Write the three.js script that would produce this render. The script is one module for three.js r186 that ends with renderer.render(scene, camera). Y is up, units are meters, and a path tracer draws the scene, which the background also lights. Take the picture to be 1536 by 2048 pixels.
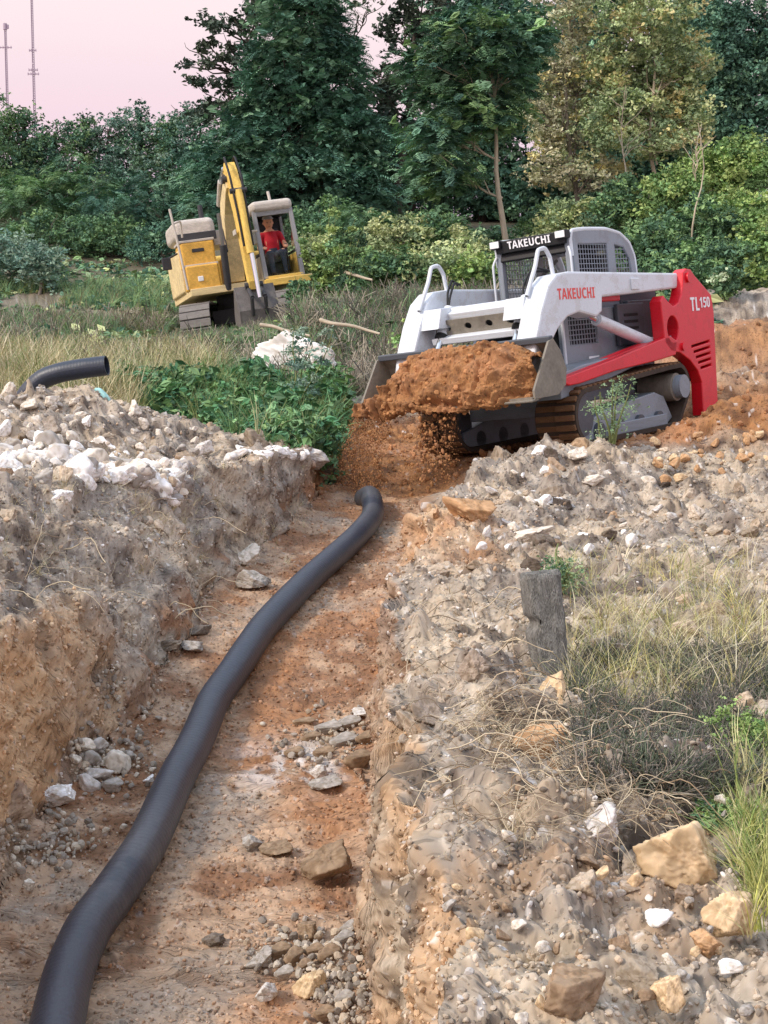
import * as THREE from 'three';
import { mergeGeometries, mergeVertices, toCreasedNormals } from 'three/addons/utils/BufferGeometryUtils.js';
import { RoundedBoxGeometry } from 'three/addons/geometries/RoundedBoxGeometry.js';
import { MarchingCubes } from 'three/addons/objects/MarchingCubes.js';
import { FontLoader } from 'three/addons/loaders/FontLoader.js';
import { TextGeometry } from 'three/addons/geometries/TextGeometry.js';

// ---------------------------------------------------------------- camera
const scene = new THREE.Scene();
const FOC = 2700, PCX = 768, PCY = 1024, PITCH = Math.atan(274 / FOC), EYE = new THREE.Vector3(0, 1.6, 0);
const camera = new THREE.PerspectiveCamera(2 * Math.atan(1024 / FOC) * 180 / Math.PI, 0.75, 0.1, 2000);
camera.position.copy(EYE); camera.rotation.x = -PITCH; camera.updateMatrixWorld();

// ---------------------------------------------------------------- sky: clear dusk, pink belt over a lavender horizon, blue overhead, brighter towards the set sun behind the camera
const SUN = new THREE.Vector3(-0.78, 0.72, 0.42).normalize();
{
  const W = 256, H = 128, d = new Float32Array(W * H * 4);
  const keys = [[-90, .25, .21, .18], [-2, .32, .27, .31], [0, .40, .325, .43], [6, .43, .34, .435], [10, .49, .38, .42], [15, .53, .445, .46], [24, .53, .49, .52], [42, .50, .56, .67], [90, .38, .51, .74]];
  for (let j = 0; j < H; j++) for (let i = 0; i < W; i++) {
    const el = ((j + .5) / H - .5) * 180, az = ((i + .5) / W) * 2 * Math.PI;
    let k = 0; while (k < keys.length - 2 && el > keys[k + 1][0]) k++;
    let t = Math.min(1, Math.max(0, (el - keys[k][0]) / (keys[k + 1][0] - keys[k][0]))); t = t * t * (3 - 2 * t);
    const e = el / 180 * Math.PI, dir = [-Math.cos(az) * Math.cos(e), Math.sin(e), -Math.sin(az) * Math.cos(e)];
    const toSun = Math.max(0, dir[2] * .6 - dir[0] * .8);       // western half of the sky, where the sun went down
    const w = 1 + .6 * toSun * toSun * (el > 0 ? 1 : 0), o = (j * W + i) * 4;
    for (let c = 0; c < 3; c++) d[o + c] = (keys[k][c + 1] * (1 - t) + keys[k + 1][c + 1] * t) * (1 + (w - 1) * [1.0, .93, .8][c]);
    d[o + 3] = 1;
  }
  const sky = new THREE.DataTexture(d, W, H, THREE.RGBAFormat, THREE.FloatType);
  sky.mapping = THREE.EquirectangularReflectionMapping; sky.magFilter = THREE.LinearFilter; sky.minFilter = THREE.LinearFilter; sky.needsUpdate = true;
  scene.background = sky; scene.environment = sky;
}
const sun = new THREE.DirectionalLight(0xfff1e2, 1.5);
sun.position.copy(SUN).multiplyScalar(60); sun.castShadow = true; sun.shadow.radius = 22;
Object.assign(sun.shadow.camera, { left: -40, right: 40, top: 40, bottom: -40, near: 1, far: 160 }); sun.shadow.mapSize.set(2048, 2048);
scene.add(sun);
const renderer = new THREE.WebGLRenderer({ antialias: true });
renderer.toneMapping = THREE.LinearToneMapping; renderer.toneMappingExposure = 1.92;
renderer.shadowMap.enabled = true; renderer.setSize(768, 1024);

// ---------------------------------------------------------------- helpers
let seed = 12345;
const rnd = () => { seed |= 0; seed = seed + 0x6D2B79F5 | 0; let t = Math.imul(seed ^ seed >>> 15, 1 | seed); t = t + Math.imul(t ^ t >>> 7, 61 | t) ^ t; return ((t ^ t >>> 14) >>> 0) / 4294967296; };
const rr = (a, b) => a + (b - a) * rnd();
const gs = () => (rnd() + rnd() + rnd() + rnd() - 2) * 1.2;
const clamp = (v, a = 0, b = 1) => v < a ? a : v > b ? b : v;
const sst = (a, b, v) => { const t = clamp((v - a) / (b - a)); return t * t * (3 - 2 * t); };
const mix = (a, b, t) => a + (b - a) * t;
const lin = (r, g, b) => new THREE.Color().setRGB(r / 255, g / 255, b / 255, THREE.SRGBColorSpace);
const tab = (pts) => (v) => {                                   // smooth table
  if (v <= pts[0][0]) return pts[0][1];
  const n = pts.length; if (v >= pts[n - 1][0]) return pts[n - 1][1];
  let i = 0; while (v > pts[i + 1][0]) i++;
  const p0 = pts[Math.max(0, i - 1)], p1 = pts[i], p2 = pts[i + 1], p3 = pts[Math.min(n - 1, i + 2)], h = p2[0] - p1[0], t = (v - p1[0]) / h;
  const m1 = i ? (p2[1] - p0[1]) / (p2[0] - p0[0]) : (p2[1] - p1[1]) / h, m2 = i < n - 2 ? (p3[1] - p1[1]) / (p3[0] - p1[0]) : (p2[1] - p1[1]) / h;
  const t2 = t * t, t3 = t2 * t;
  return (2 * t3 - 3 * t2 + 1) * p1[1] + (t3 - 2 * t2 + t) * h * m1 + (-2 * t3 + 3 * t2) * p2[1] + (t3 - t2) * h * m2;
};
const PERM = new Uint8Array(512); { const p = [...Array(256).keys()]; for (let i = 255; i > 0; i--) { const j = Math.floor(rnd() * (i + 1));[p[i], p[j]] = [p[j], p[i]]; } for (let i = 0; i < 512; i++) PERM[i] = p[i & 255]; }
const gr = (h, x, y, z) => { h &= 15; const u = h < 8 ? x : y, v = h < 4 ? y : h === 12 || h === 14 ? x : z; return ((h & 1) ? -u : u) + ((h & 2) ? -v : v); };
function noise(x, y, z) {
  const X = Math.floor(x), Y = Math.floor(y), Z = Math.floor(z); x -= X; y -= Y; z -= Z;
  const u = x * x * x * (x * (x * 6 - 15) + 10), v = y * y * y * (y * (y * 6 - 15) + 10), w = z * z * z * (z * (z * 6 - 15) + 10);
  const A = PERM[X & 255] + (Y & 255), B = PERM[(X + 1) & 255] + (Y & 255), zz = Z & 255;
  const AA = PERM[A & 511] + zz, AB = PERM[(A + 1) & 511] + zz, BA = PERM[B & 511] + zz, BB = PERM[(B + 1) & 511] + zz;
  return mix(mix(mix(gr(PERM[AA & 511], x, y, z), gr(PERM[BA & 511], x - 1, y, z), u), mix(gr(PERM[AB & 511], x, y - 1, z), gr(PERM[BB & 511], x - 1, y - 1, z), u), v),
    mix(mix(gr(PERM[(AA + 1) & 511], x, y, z - 1), gr(PERM[(BA + 1) & 511], x - 1, y, z - 1), u), mix(gr(PERM[(AB + 1) & 511], x, y - 1, z - 1), gr(PERM[(BB + 1) & 511], x - 1, y - 1, z - 1), u), v), w);
}
const fbm = (x, y, z, o) => { let a = 1, s = 0; for (let i = 0; i < o; i++) { s += a * noise(x, y, z); x = x * 2.03 + 7.1; y = y * 2.03 + 3.7; z = z * 2.03 + 1.3; a *= .5; } return s; };
// distance to the nearest of jittered points (one per unit cell), and that point's random number
const WO = { d: 0, id: 0 };
function worley(x, y, z) {
  const X = Math.floor(x), Y = Math.floor(y), Z = Math.floor(z); let best = 9, id = 0;
  for (let i = -1; i < 2; i++) for (let j = -1; j < 2; j++) for (let k = -1; k < 2; k++) {
    const h = PERM[PERM[PERM[(X + i) & 255] + ((Y + j) & 255)] + ((Z + k) & 255)], h2 = PERM[h], h3 = PERM[h2 + 1];
    const dx = X + i + h / 255 - x, dy = Y + j + h2 / 255 - y, dz = Z + k + h3 / 255 - z, d = dx * dx + dy * dy + dz * dz;
    if (d < best) { best = d; id = h; }
  }
  WO.d = Math.sqrt(best); WO.id = id / 255; return WO.d;
}
const used = {};
const numbered = (n) => { const k = used[n] = (used[n] ?? -1) + 1; return k ? n + '_' + String(k).padStart(3, '0') : n; };
function tag(o, label, category, group, kind) { o.userData.label = label; if (category) o.userData.category = category; if (group) o.userData.group = group; if (kind) o.userData.kind = kind; return o; }
function mesh(name, geo, mat, parent) {
  const m = new THREE.Mesh(geo, mat); m.castShadow = m.receiveShadow = true;
  if (parent) { m.name = name; parent.add(m); } else { m.name = numbered(name); scene.add(m); }
  return m;
}
function thing(name, label, category, group) { const g = new THREE.Group(); g.name = numbered(name); tag(g, label, category, group); scene.add(g); return g; }
const structure = (name, geo, mat) => { const m = mesh(name, geo, mat); m.userData.kind = 'structure'; return m; };
const std = (r, g, b, rough = .8, extra = {}) => new THREE.MeshStandardMaterial({ color: lin(r, g, b), roughness: rough, metalness: 0, ...extra });
// a direction from the photograph's pixel; the distance always comes from a surface or a plane
function pixelRay(px, py) { return new THREE.Vector3((px - PCX) / FOC, (PCY - py) / FOC, -1).applyEuler(camera.rotation); }
function atDepth(px, py, Z) { const d = pixelRay(px, py); return EYE.clone().addScaledVector(d, Z / -d.z); }
// tileable noise texture, data(u, v) -> [r, g, b] in 0..1
function dataTex(n, fn, srgb = true) {
  const d = new Uint8Array(n * n * 4);
  for (let j = 0; j < n; j++) for (let i = 0; i < n; i++) { const c = fn(i / n, j / n), o = (j * n + i) * 4; for (let k = 0; k < 3; k++) d[o + k] = clamp(c[k]) * 255; d[o + 3] = 255; }
  const t = new THREE.DataTexture(d, n, n); t.wrapS = t.wrapT = THREE.RepeatWrapping; t.magFilter = THREE.LinearFilter; t.minFilter = THREE.LinearMipmapLinearFilter; t.generateMipmaps = true;
  if (srgb) t.colorSpace = THREE.SRGBColorSpace; t.needsUpdate = true; return t;
}
// periodic gradient noise and cells for tiling textures
const ph = (i, j, s) => PERM[PERM[PERM[i & 255] + (j & 255)] + (s & 255)];
function tileNoise(u, v, f, s = 0) {
  f = Math.round(f); const x = u * f, y = v * f, X = Math.floor(x), Y = Math.floor(y), fx = x - X, fy = y - Y, a = fx * fx * (3 - 2 * fx), b = fy * fy * (3 - 2 * fy);
  const g = (i, j) => { const h = ph((X + i) % f, (Y + j) % f, s) / 255 * 6.2832; return Math.cos(h) * (fx - i) + Math.sin(h) * (fy - j); };
  return mix(mix(g(0, 0), g(1, 0), a), mix(g(0, 1), g(1, 1), a), b) * 1.5;
}
function tileCell(u, v, f, s = 0) {
  const x = u * f, y = v * f, X = Math.floor(x), Y = Math.floor(y); let best = 9, id = 0;
  for (let i = -1; i < 2; i++) for (let j = -1; j < 2; j++) { const h = ph((X + i + f) % f, (Y + j + f) % f, s), h2 = PERM[h], d = (X + i + h / 255 - x) ** 2 + (Y + j + h2 / 255 - y) ** 2; if (d < best) { best = d; id = PERM[h2 + 3] / 255; } }
  return [Math.sqrt(best), id];
}
// ---------------------------------------------------------------- the ground: hillside, trench, spoil banks, one sheet
const base = tab([[-40, -1.2], [-10, -.35], [3, .12], [6.4, .3], [10.3, .62], [14, .85], [17, 1.15], [22, 1.75], [28, 2.5], [35, 4.0], [42, 5.6], [60, 8.5], [100, 12], [320, 22]]);
const floorH = tab([[1, -.88], [4.8, -.82], [6.2, -.69], [7.7, -.5], [9, -.22], [9.8, -.06], [10.8, .09], [12.5, .33], [13.4, .5], [14.3, .72], [16, .95]]);
const footL = tab([[1, -1.78], [6.2, -1.76], [7, -1.72], [9, -1.34], [10.8, -1.13], [13, -.64], [14.5, -.3]]);
const topL = tab([[1, -3.0], [8, -2.75], [9.5, -2.35], [10.5, -1.62], [12.5, -.85], [14.5, -.5]]);
const topHL = tab([[1, .75], [8, .88], [9.5, .9], [10.5, .86], [12.5, .9], [14.5, .9]]);
const footR = tab([[1, -.02], [5, -.01], [6, -.02], [8, -.06], [9, .02], [10, .1], [11.5, .44], [13.2, .86], [15, 1.3]]);
const topR = tab([[1, .24], [3, .20], [4, .16], [4.8, .12], [5.4, .08], [6.6, .10], [8, .04], [8.6, .2], [9, .28], [10, .4], [11.5, .8], [13.2, 1.12], [15, 1.6]]);
const mounds = [ // x, Z, rx, rZ, height
  [-3.2, 13.1, 1.5, 1.0, .66], [-4.6, 11.6, 1.4, 1.2, .35], [-1.2, 12.9, .7, .5, .14],
  [1.35, 11.7, .75, .7, .22], [2.3, 11.9, .7, .5, .18], [.75, 9.0, .4, .5, .10], [.85, 4.3, .45, .5, .13], [.5, 5.6, .3, .5, .05], [.8, 10.2, .5, .5, .12],
  [.42, 4.0, .26, .7, .10], [.38, 5.5, .22, .45, .12], [.42, 6.9, .26, .5, .10], [.40, 8.9, .32, .4, .16], [1.0, 11.2, .35, .4, .08], [1.9, 11.6, .4, .4, .06], [-2.2, 10.4, .5, .4, .10], [-2.9, 9.6, .5, .4, .12],
  [4.1, 13.6, 1.5, .75, .62], [4.7, 16.6, 1.5, .8, .55], [5.5, 19.6, 2.0, 1.1, .95], [6.6, 23, 4.5, 1.6, 1.15], [.3, 24.5, 3.5, 1.8, .7],
  [-1.6, 17.2, 1.2, .8, .25], [-6, 18, 3, 1.5, .3],
];
// the loader stands on this plane
const LP = new THREE.Vector3(1.32, .83, -13.67), LYAW = .6716, LPIT = -.07, LROL = .082;
const LM = (() => {
  const cy = Math.cos(LYAW), sy = Math.sin(LYAW), F = new THREE.Vector3(-sy, 0, cy), V = new THREE.Vector3(cy, 0, sy), U = new THREE.Vector3(0, 1, 0);
  const F2 = F.clone().multiplyScalar(Math.cos(LPIT)).addScaledVector(U, Math.sin(LPIT)), U2 = U.clone().multiplyScalar(Math.cos(LPIT)).addScaledVector(F, -Math.sin(LPIT));
  const V3 = V.clone().multiplyScalar(Math.cos(LROL)).addScaledVector(U2, Math.sin(LROL)), U3 = U2.clone().multiplyScalar(Math.cos(LROL)).addScaledVector(V, -Math.sin(LROL));
  return new THREE.Matrix4().makeBasis(V3, U3, F2).setPosition(LP);
})();
const LMi = LM.clone().invert(), tv = new THREE.Vector3();
function heightAt(x, Z) {
  let h = base(Z); const x0 = x;
  for (const [mx, mz, rx, rz, a] of mounds) { const q = ((x - mx) / rx) ** 2 + ((Z - mz) / rz) ** 2; if (q < 9) h += a * Math.exp(-q); }
  if (Z < 17 && Z > 0) {
    x += noise(Z * 1.6, x * 1.4, 3.3) * .16 + noise(Z * 5.2, x * 4, 9.3) * .07;
    const fl = footL(Z), tl = topL(Z), fr = footR(Z), trr = topR(Z), fh = floorH(Z), k = sst(16.5, 13.6, Z);
    if (x < fl) {
      const t = clamp((fl - x) / (fl - tl)), w = mix(Math.pow(t, .8), .55 * sst(0, .22, t) + .45 * t, sst(8.8, 7.4, Z));
      const left = mix(fh, mix(topHL(Z), Math.max(h, topHL(Z) - .25), sst(0, 1.4, tl - x)), w); h = mix(h, left, k);
    } else if (x > fr) {
      const t = clamp((x - fr) / Math.max(.05, trr - fr)), w = .28 * sst(0, .5, t) + .72 * sst(.45, .92, t); h = mix(h, mix(fh, h, w), k);
    } else { const c = (x - fl) / (fr - fl); h = mix(h, fh + .05 * (2 * c - 1) ** 4, k); }
    // ground pressed flat under the loader
    x = x0; const l = LMi.elements; const lx = l[0] * x + l[8] * -Z + l[12] + l[4] * .9, lz = l[2] * x + l[10] * -Z + l[14] + l[6] * .9;
    const pad = sst(1.6, .95, Math.abs(lx)) * sst(.75, .2, lz) * sst(-3.5, -2.6, lz);
    if (pad > 0) { const e = LM.elements, ny = e[5], hp = LP.y - (e[4] * (x - LP.x) + e[6] * (-Z - LP.z)) / ny; h = mix(h, hp - .015, pad); }
  }
  return h;
}
// where a pixel's ray meets the ground
function onGround(px, py, lift = 0) {
  const d = pixelRay(px, py), s = 1 / -d.z, gap = (Z) => EYE.y + d.y * s * Z - heightAt(d.x * s * Z, Z) - lift; let Z = 2.2, a = Z;
  for (let i = 0; i < 400; i++) { const g = gap(Z); if (g < 0) break; a = Z; Z += clamp(g * .7, .012, .6); if (Z > 150) break; }
  for (let i = 0, b = Z; i < 9; i++) { const m = (a + b) / 2; if (gap(m) < 0) b = m; else a = m; Z = b; }
  const x = d.x * s * Z; return new THREE.Vector3(x, heightAt(x, Z), -Z);
}
const PAL = { tan: lin(192, 175, 152), gray: lin(164, 153, 140), dark: lin(100, 88, 78), floor: lin(196, 166, 138), brown: lin(152, 114, 86), orange: lin(182, 132, 92), clay: lin(212, 176, 136), white: lin(240, 238, 234), fresh: lin(172, 124, 80), freshDark: lin(124, 86, 56), olive: lin(108, 102, 82), pale: lin(212, 199, 180) };
const blob = (x, Z, a, b, ra, rb) => { const q = ((x - a) / ra) ** 2 + ((Z - b) / rb) ** 2; return Math.exp(-q * q); };
// weights of the kinds of soil at a place
function soil(x, Z, y, ny) {
  const fl = footL(Z), fr = footR(Z), inT = Z < 15 ? sst(fl - .25, fl + .1, x) * sst(fr + .06, fr - .02, x) : 0;
  const n1 = fbm(x * .9 + 3, y * .9, Z * .9, 3), n2 = fbm(x * 2.6, y * 2.6 + 9, Z * 2.6, 3);
  const fresh = clamp(sst(12.9, 13.6, Z + n2 * .5) * sst(17.6, 15.6, Z) * sst(-1.1, -.55, x - (Z - 13) * .1 + n2 * .2) + blob(x, Z, 4.2, 13.7, 1.7, .85) * 1.2
    + .9 * blob(x, Z, 5.4, 19.2, 2.4, 1));
  const white = clamp(sst(.0, .35, .55 - Math.abs((Z - 10.75) - (x + 2.2) * -.38 + n2 * .5) + n1 * .3) * sst(-1.35, -1.9, x) * sst(-6.5, -4.5, x) * .9
    + .9 * Math.exp(-(((x + .50) / .34) ** 2 + ((Z - 7.35) / .28) ** 2)) * sst(-.1, .3, n2 + .25));
  return { inT, fresh, white, n1, n2, left: x < fl ? 1 : 0 };
}
const NR = [], ZMAX = 320;
{ let z = -14; while (z < 1.2) { NR.push(z); z += .4; } while (z < 2.7) { NR.push(z); z += .05; } while (z < 18) { NR.push(z); z += z * .0027; } while (z < 30) { NR.push(z); z += z * .006; } while (z < ZMAX) { NR.push(z); z += z * .03; } NR.push(ZMAX); }
const NC = 680, ground = { pos: new Float32Array(NR.length * NC * 3), uv: new Float32Array(NR.length * NC * 2), col: new Float32Array(NR.length * NC * 3) };
{
  const S = 2200, xs = new Float64Array(S), hs = new Float64Array(S), cw = new Float64Array(S), cs = new Float64Array(S), c = new THREE.Color();
  for (let r = 0; r < NR.length; r++) {
    const Z = NR[r], half = 6 + Math.max(0, Z) * 1.6, core = .31 * Math.max(Z, 3) + .35;
    for (let i = 0; i < S; i++) { const q = i / (S - 1) * 2 - 1; xs[i] = Math.sign(q) * (Math.abs(q) < .8 ? Math.abs(q) / .8 * core : core + (half - core) * ((Math.abs(q) - .8) / .2) ** 2); hs[i] = heightAt(xs[i], Z); }
    for (let i = 1; i < S; i++) { const dx = xs[i] - xs[i - 1], ds = Math.hypot(dx, hs[i] - hs[i - 1]); const out = Math.abs(xs[i]) > core; cs[i] = cs[i - 1] + ds; cw[i] = cw[i - 1] + ds * (out ? .06 : 1) + 1e-5; }
    const c0 = cs[S >> 1]; let k = 1;
    for (let j = 0; j < NC; j++) {
      const t = j / (NC - 1) * cw[S - 1]; while (k < S - 1 && cw[k] < t) k++;
      const f = clamp((t - cw[k - 1]) / (cw[k] - cw[k - 1])), x = mix(xs[k - 1], xs[k], f), y = mix(hs[k - 1], hs[k], f), o = r * NC + j;
      ground.pos[o * 3] = x; ground.pos[o * 3 + 1] = y; ground.pos[o * 3 + 2] = -Z; ground.uv[o * 2] = mix(cs[k - 1], cs[k], f) - c0; ground.uv[o * 2 + 1] = Z;
    }
  }
  const idx = new Uint32Array((NR.length - 1) * (NC - 1) * 6); let q = 0;
  for (let r = 0; r < NR.length - 1; r++) for (let j = 0; j < NC - 1; j++) { const a = r * NC + j, b = a + 1, d = a + NC, e = d + 1; idx[q++] = a; idx[q++] = b; idx[q++] = d; idx[q++] = b; idx[q++] = e; idx[q++] = d; }
  const g = new THREE.BufferGeometry(); g.setAttribute('position', new THREE.BufferAttribute(ground.pos, 3)); g.setIndex(new THREE.BufferAttribute(idx, 1)); g.computeVertexNormals();
  const N = g.attributes.normal.array, P = ground.pos, C = ground.col;
  for (let o = 0; o < NR.length * NC; o++) {
    const x = P[o * 3], y = P[o * 3 + 1], Z = -P[o * 3 + 2], ny = N[o * 3 + 1];
    if (Z < 2 || Z > 34 || Math.abs(x) > 2 + Z * .5) { c.copy(PAL.olive); C[o * 3] = c.r; C[o * 3 + 1] = c.g; C[o * 3 + 2] = c.b; continue; }
    const s = soil(x, Z, y, ny), near = sst(20, 14, Z), steep = sst(.92, .6, ny);
    const inT = s.inT * (1 - steep * .8);
    // relief: clods and lumps on the spoil, tooth marks and crumbs on the floor, scraped ledges on the walls
    const wx = x + s.n2 * .06, lump = fbm(x * 3.1, y * 3.1, Z * 3.1, 3) * .055 * (1 + .9 * (1 - s.inT)), n13 = noise(wx * 13, y * 13, Z * 13), n29 = noise(wx * 29, y * 29 + 4, Z * 29), n58 = noise(wx * 58, y * 58, Z * 58);
    const mid = Math.abs(n13) * .050 + Math.abs(n29) * .026 + n58 * .006 - .018;
    worley(x * 8 + s.n2 * .6, y * 8, Z * 8); const clod = Math.max(0, .5 - WO.d) * .07 * (WO.id > .6 ? 1 : .1), cid = WO.id;
    worley(x * 3.6 + s.n2 * .8, y * 3.6, Z * 3.6 + s.n1 * .5); const big = Math.max(0, .52 - WO.d) * .20 * (WO.id > .55 ? 1 : 0);
    worley(x * 26 + 50, y * 26, Z * 26 + 9); const chipD = WO.d, chip = WO.id;
    worley(x * 24, y * 24, Z * 24); const crumb = Math.max(0, .45 - WO.d) * .022 * (WO.id > .4 ? 1 : 0), cr = WO.id;
    const rut = (1 - Math.abs(noise(x * 2.2 + s.n1, Z * 9 + noise(x * 5, 0, Z * 3) * 1.2, 4))) * .034 + noise(x * 6, Z * 24, 2) * .016;
    // broken faces: stepped plates on the cut walls
    const st = fbm(x * 2.4 + 11, y * 3.2, Z * 2.8, 3) * 5.5, sf = Math.floor(st), step = (sf + sst(.55, .95, st - sf)) / 5.5;
    const wall = steep * (1 - s.fresh) * (step * .085 + (1 - Math.abs(noise(Z * 9 + s.n2, y * 1.6, x * 1.5))) * .03);
    let rough = mix(1, .42, inT) * mix(1, .55, steep); if (Z > 8 && x > 2 && !s.fresh) rough *= .5; if (s.fresh > .5 && Z < 15 && Z > 13.2) rough *= .75;
    const dsp = (lump + mid) * rough + (clod + crumb + big * (1 - s.fresh)) * rough * (1 - inT * .75) + inT * (rut - .03) + wall - .02;
    const fade = Z < 18 ? 1 : sst(34, 18, Z) * .6 + .4;
    for (let k = 0; k < 3; k++) P[o * 3 + k] += N[o * 3 + k] * dsp * fade;
    // what the soil is made of
    const nA = fbm(x * 1.7 + 20, y * 1.7, Z * 1.7, 4), nB = fbm(x * 5 + 40, y * 5, Z * 5, 3), nC = noise(x * 19, y * 19, Z * 19), nD = noise(x * 45, y * 45, Z * 45);
    const nS = s.left ? noise(Z * 13 + nB, y * 2.2 + x, x * 3) : 0; c.copy(PAL.tan).lerp(PAL.gray, sst(-.3, .25, nA)).lerp(PAL.dark, sst(.0, .45, nB + nC * .5 + nS * .4) * .85).lerp(PAL.pale, sst(.2, .6, -nB + nD * .5) * .6);
    if (s.left) { c.lerp(PAL.clay, steep * sst(8.6, 7.0, Z + nA) * sst(.55, .1, y + nB * .25)); c.lerp(PAL.orange, steep * sst(.1, .45, nA + nB * .5) * sst(.35, 0.05, y - floorH(Z)) * .8); }
    else if (Z < 10.5 && x < 1.2) { c.lerp(PAL.clay, clamp(steep * sst(6.2, 4.8, Z) * .7 * sst(-.2, .2, nA)) + .75 * Math.exp(-(((x - .35) / .4) ** 2 + ((Z - 8.9) / .75) ** 2)) ); c.lerp(PAL.orange, .7 * Math.exp(-(((x - .45) / .25) ** 2 + ((Z - 8.7) / .45) ** 2)) * sst(-.3, .3, nB) + steep * sst(5, 6.5, Z) * .35); c.lerp(PAL.clay, .35 * sst(.2, .5, nA + nC * .2) * sst(6, 4.5, Z)); }
    if (inT > 0) { const fc = PAL.floor.clone().lerp(PAL.brown, sst(-.15, .4, nA + nB * .5 + (Z - 9) * .06)).lerp(PAL.orange, sst(.05, .5, s.n1 + nB * .4) * .7).lerp(PAL.gray, sst(.2, .55, -nA + nB * .4) * .6).lerp(PAL.freshDark, sst(.1, .4, noise(x * 3.3, Z * 14, 8)) * .35); c.lerp(fc, inT); }
    if (s.fresh > 0) { const fc = PAL.fresh.clone().lerp(PAL.freshDark, sst(-.2, .4, nB + nC * .3)).lerp(PAL.orange, sst(.1, .5, nA)); c.lerp(fc, clamp(s.fresh)); }
    c.lerp(PAL.white, s.white * sst(-.35, .1, nB + nC * .5));
    if (chip > .93 && chipD < .4) c.lerp(PAL.white, inT ? .25 : .6);
    if (Z > 15 && s.fresh < .5) c.lerp(PAL.olive, sst(15, 19, Z) * .6 * sst(4.2, 3.2, x - (Z - 16) * .1));
    const v = 1 + nD * .12 + nC * .22; C[o * 3] = c.r * v; C[o * 3 + 1] = c.g * v; C[o * 3 + 2] = c.b * v;
  }
  g.computeVertexNormals(); g.setAttribute('uv', new THREE.BufferAttribute(ground.uv, 2)); g.setAttribute('color', new THREE.BufferAttribute(C, 3)); ground.nor = g.attributes.normal.array;
  const grain = dataTex(1024, (u, v) => {
    const [d1, i1] = tileCell(u, v, 60, 1), [d2, i2] = tileCell(u, v, 120, 2); let a = .84 + tileNoise(u, v, 9) * .07 + tileNoise(u, v, 40, 3) * .10;
    if (d1 < .34 && i1 > .6) a += (i1 > .82 ? .16 : -.26); if (d2 < .34 && i2 > .6) a += (i2 > .8 ? .14 : -.24); return [a, a * .992, a * .978]; }, false);
  const bump = dataTex(1024, (u, v) => {
    const [d1, i1] = tileCell(u, v, 60, 1); const a = .35 + tileNoise(u, v, 18, 2) * .2 + tileNoise(u, v, 45, 4) * .2 + tileNoise(u, v, 90, 7) * .1 + Math.max(0, .42 - d1) * 1.0 * (i1 > .45); return [a, a, a]; }, false);
  grain.repeat.set(.62, .62); bump.repeat.set(.62, .62);
  ground.mat = new THREE.MeshStandardMaterial({ vertexColors: true, map: grain, bumpMap: bump, bumpScale: .012, roughness: 1 });
  structure('ground', g, ground.mat);
}
const randomVertex = (test) => { for (let n = 0; n < 4000; n++) { const o = Math.floor(rnd() * NR.length * NC), x = ground.pos[o * 3], y = ground.pos[o * 3 + 1], Z = -ground.pos[o * 3 + 2]; if (Z > 2.2 && Z < 32 && test(x, Z, y, ground.nor[o * 3 + 1])) return o; } return -1; };
// ---------------------------------------------------------------- stones, clods, roots
function rockGeo(detail, planes = 14, rough = .05, sx = 1, sy = 1, sz = 1) {
  const g = mergeVertices(new THREE.IcosahedronGeometry(1, detail).deleteAttribute('uv').deleteAttribute('normal'), 1e-4), p = g.attributes.position, ns = [], o = rr(0, 90);
  for (let i = 0; i < planes; i++) { const v = new THREE.Vector3(gs(), gs(), gs()).normalize(); ns.push([v, rr(.45, .72)]); }
  const d = new THREE.Vector3(), vc = new Float32Array(p.count * 3);
  for (let i = 0; i < p.count; i++) {
    d.fromBufferAttribute(p, i).normalize(); let r = .98;
    for (const [n, k] of ns) { const c = d.dot(n); if (c > .05) r = Math.min(r, k / c); }
    r *= 1 + fbm(d.x * 2 + o, d.y * 2, d.z * 2, 3) * rough * 2; if (detail > 5) r *= 1 + Math.abs(noise(d.x * 7 + o, d.y * 7, d.z * 7)) * .11 + noise(d.x * 16, d.y * 16 + o, d.z * 16) * .045; p.setXYZ(i, d.x * r * sx, d.y * r * sy, d.z * r * sz);
    const dirt = sst(-.05, .3, fbm(d.x * 2.2, d.y * 2.2 + o, d.z * 2.2, 3)) * .38, t = (1 - dirt * .7) * (.90 + fbm(d.x * 1.7 + o, d.y * 1.7 + 8, d.z * 1.7, 3) * .3 + noise(d.x * 9, d.y * 9 + o, d.z * 9) * .12 ); vc.set([t, t * (.985 - dirt * .12), t * (.97 - dirt * .3)], i * 3);
  }
  const uv = new Float32Array(p.count * 2); for (let i = 0; i < p.count; i++) { uv[i * 2] = p.getX(i) + p.getZ(i) * .5; uv[i * 2 + 1] = p.getY(i) + p.getZ(i) * .5; } g.setAttribute('uv', new THREE.BufferAttribute(uv, 2));
  g.setAttribute('color', new THREE.BufferAttribute(vc, 3));
  if (detail < 2) { const f = g.toNonIndexed(); f.computeVertexNormals(); return f; } g.computeVertexNormals(); return detail < 5 ? toCreasedNormals(g, .5) : g;
}
const stoneGrain = dataTex(512, (u, v) => { const a = .84 + tileNoise(u, v, 4, 1) * .14 + tileNoise(u, v, 12, 2) * .14 + tileNoise(u, v, 36, 3) * .12; return [a, a * .985, a * .96]; }, false);
const stoneBump = dataTex(512, (u, v) => { const a = .5 + tileNoise(u, v, 10, 6) * .3 + tileNoise(u, v, 30, 7) * .25; return [a, a, a]; }, false);
const stoneMat = (r, g, b) => new THREE.MeshStandardMaterial({ color: lin(r, g, b).multiplyScalar(1.12), vertexColors: true, roughness: .95 });
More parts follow.
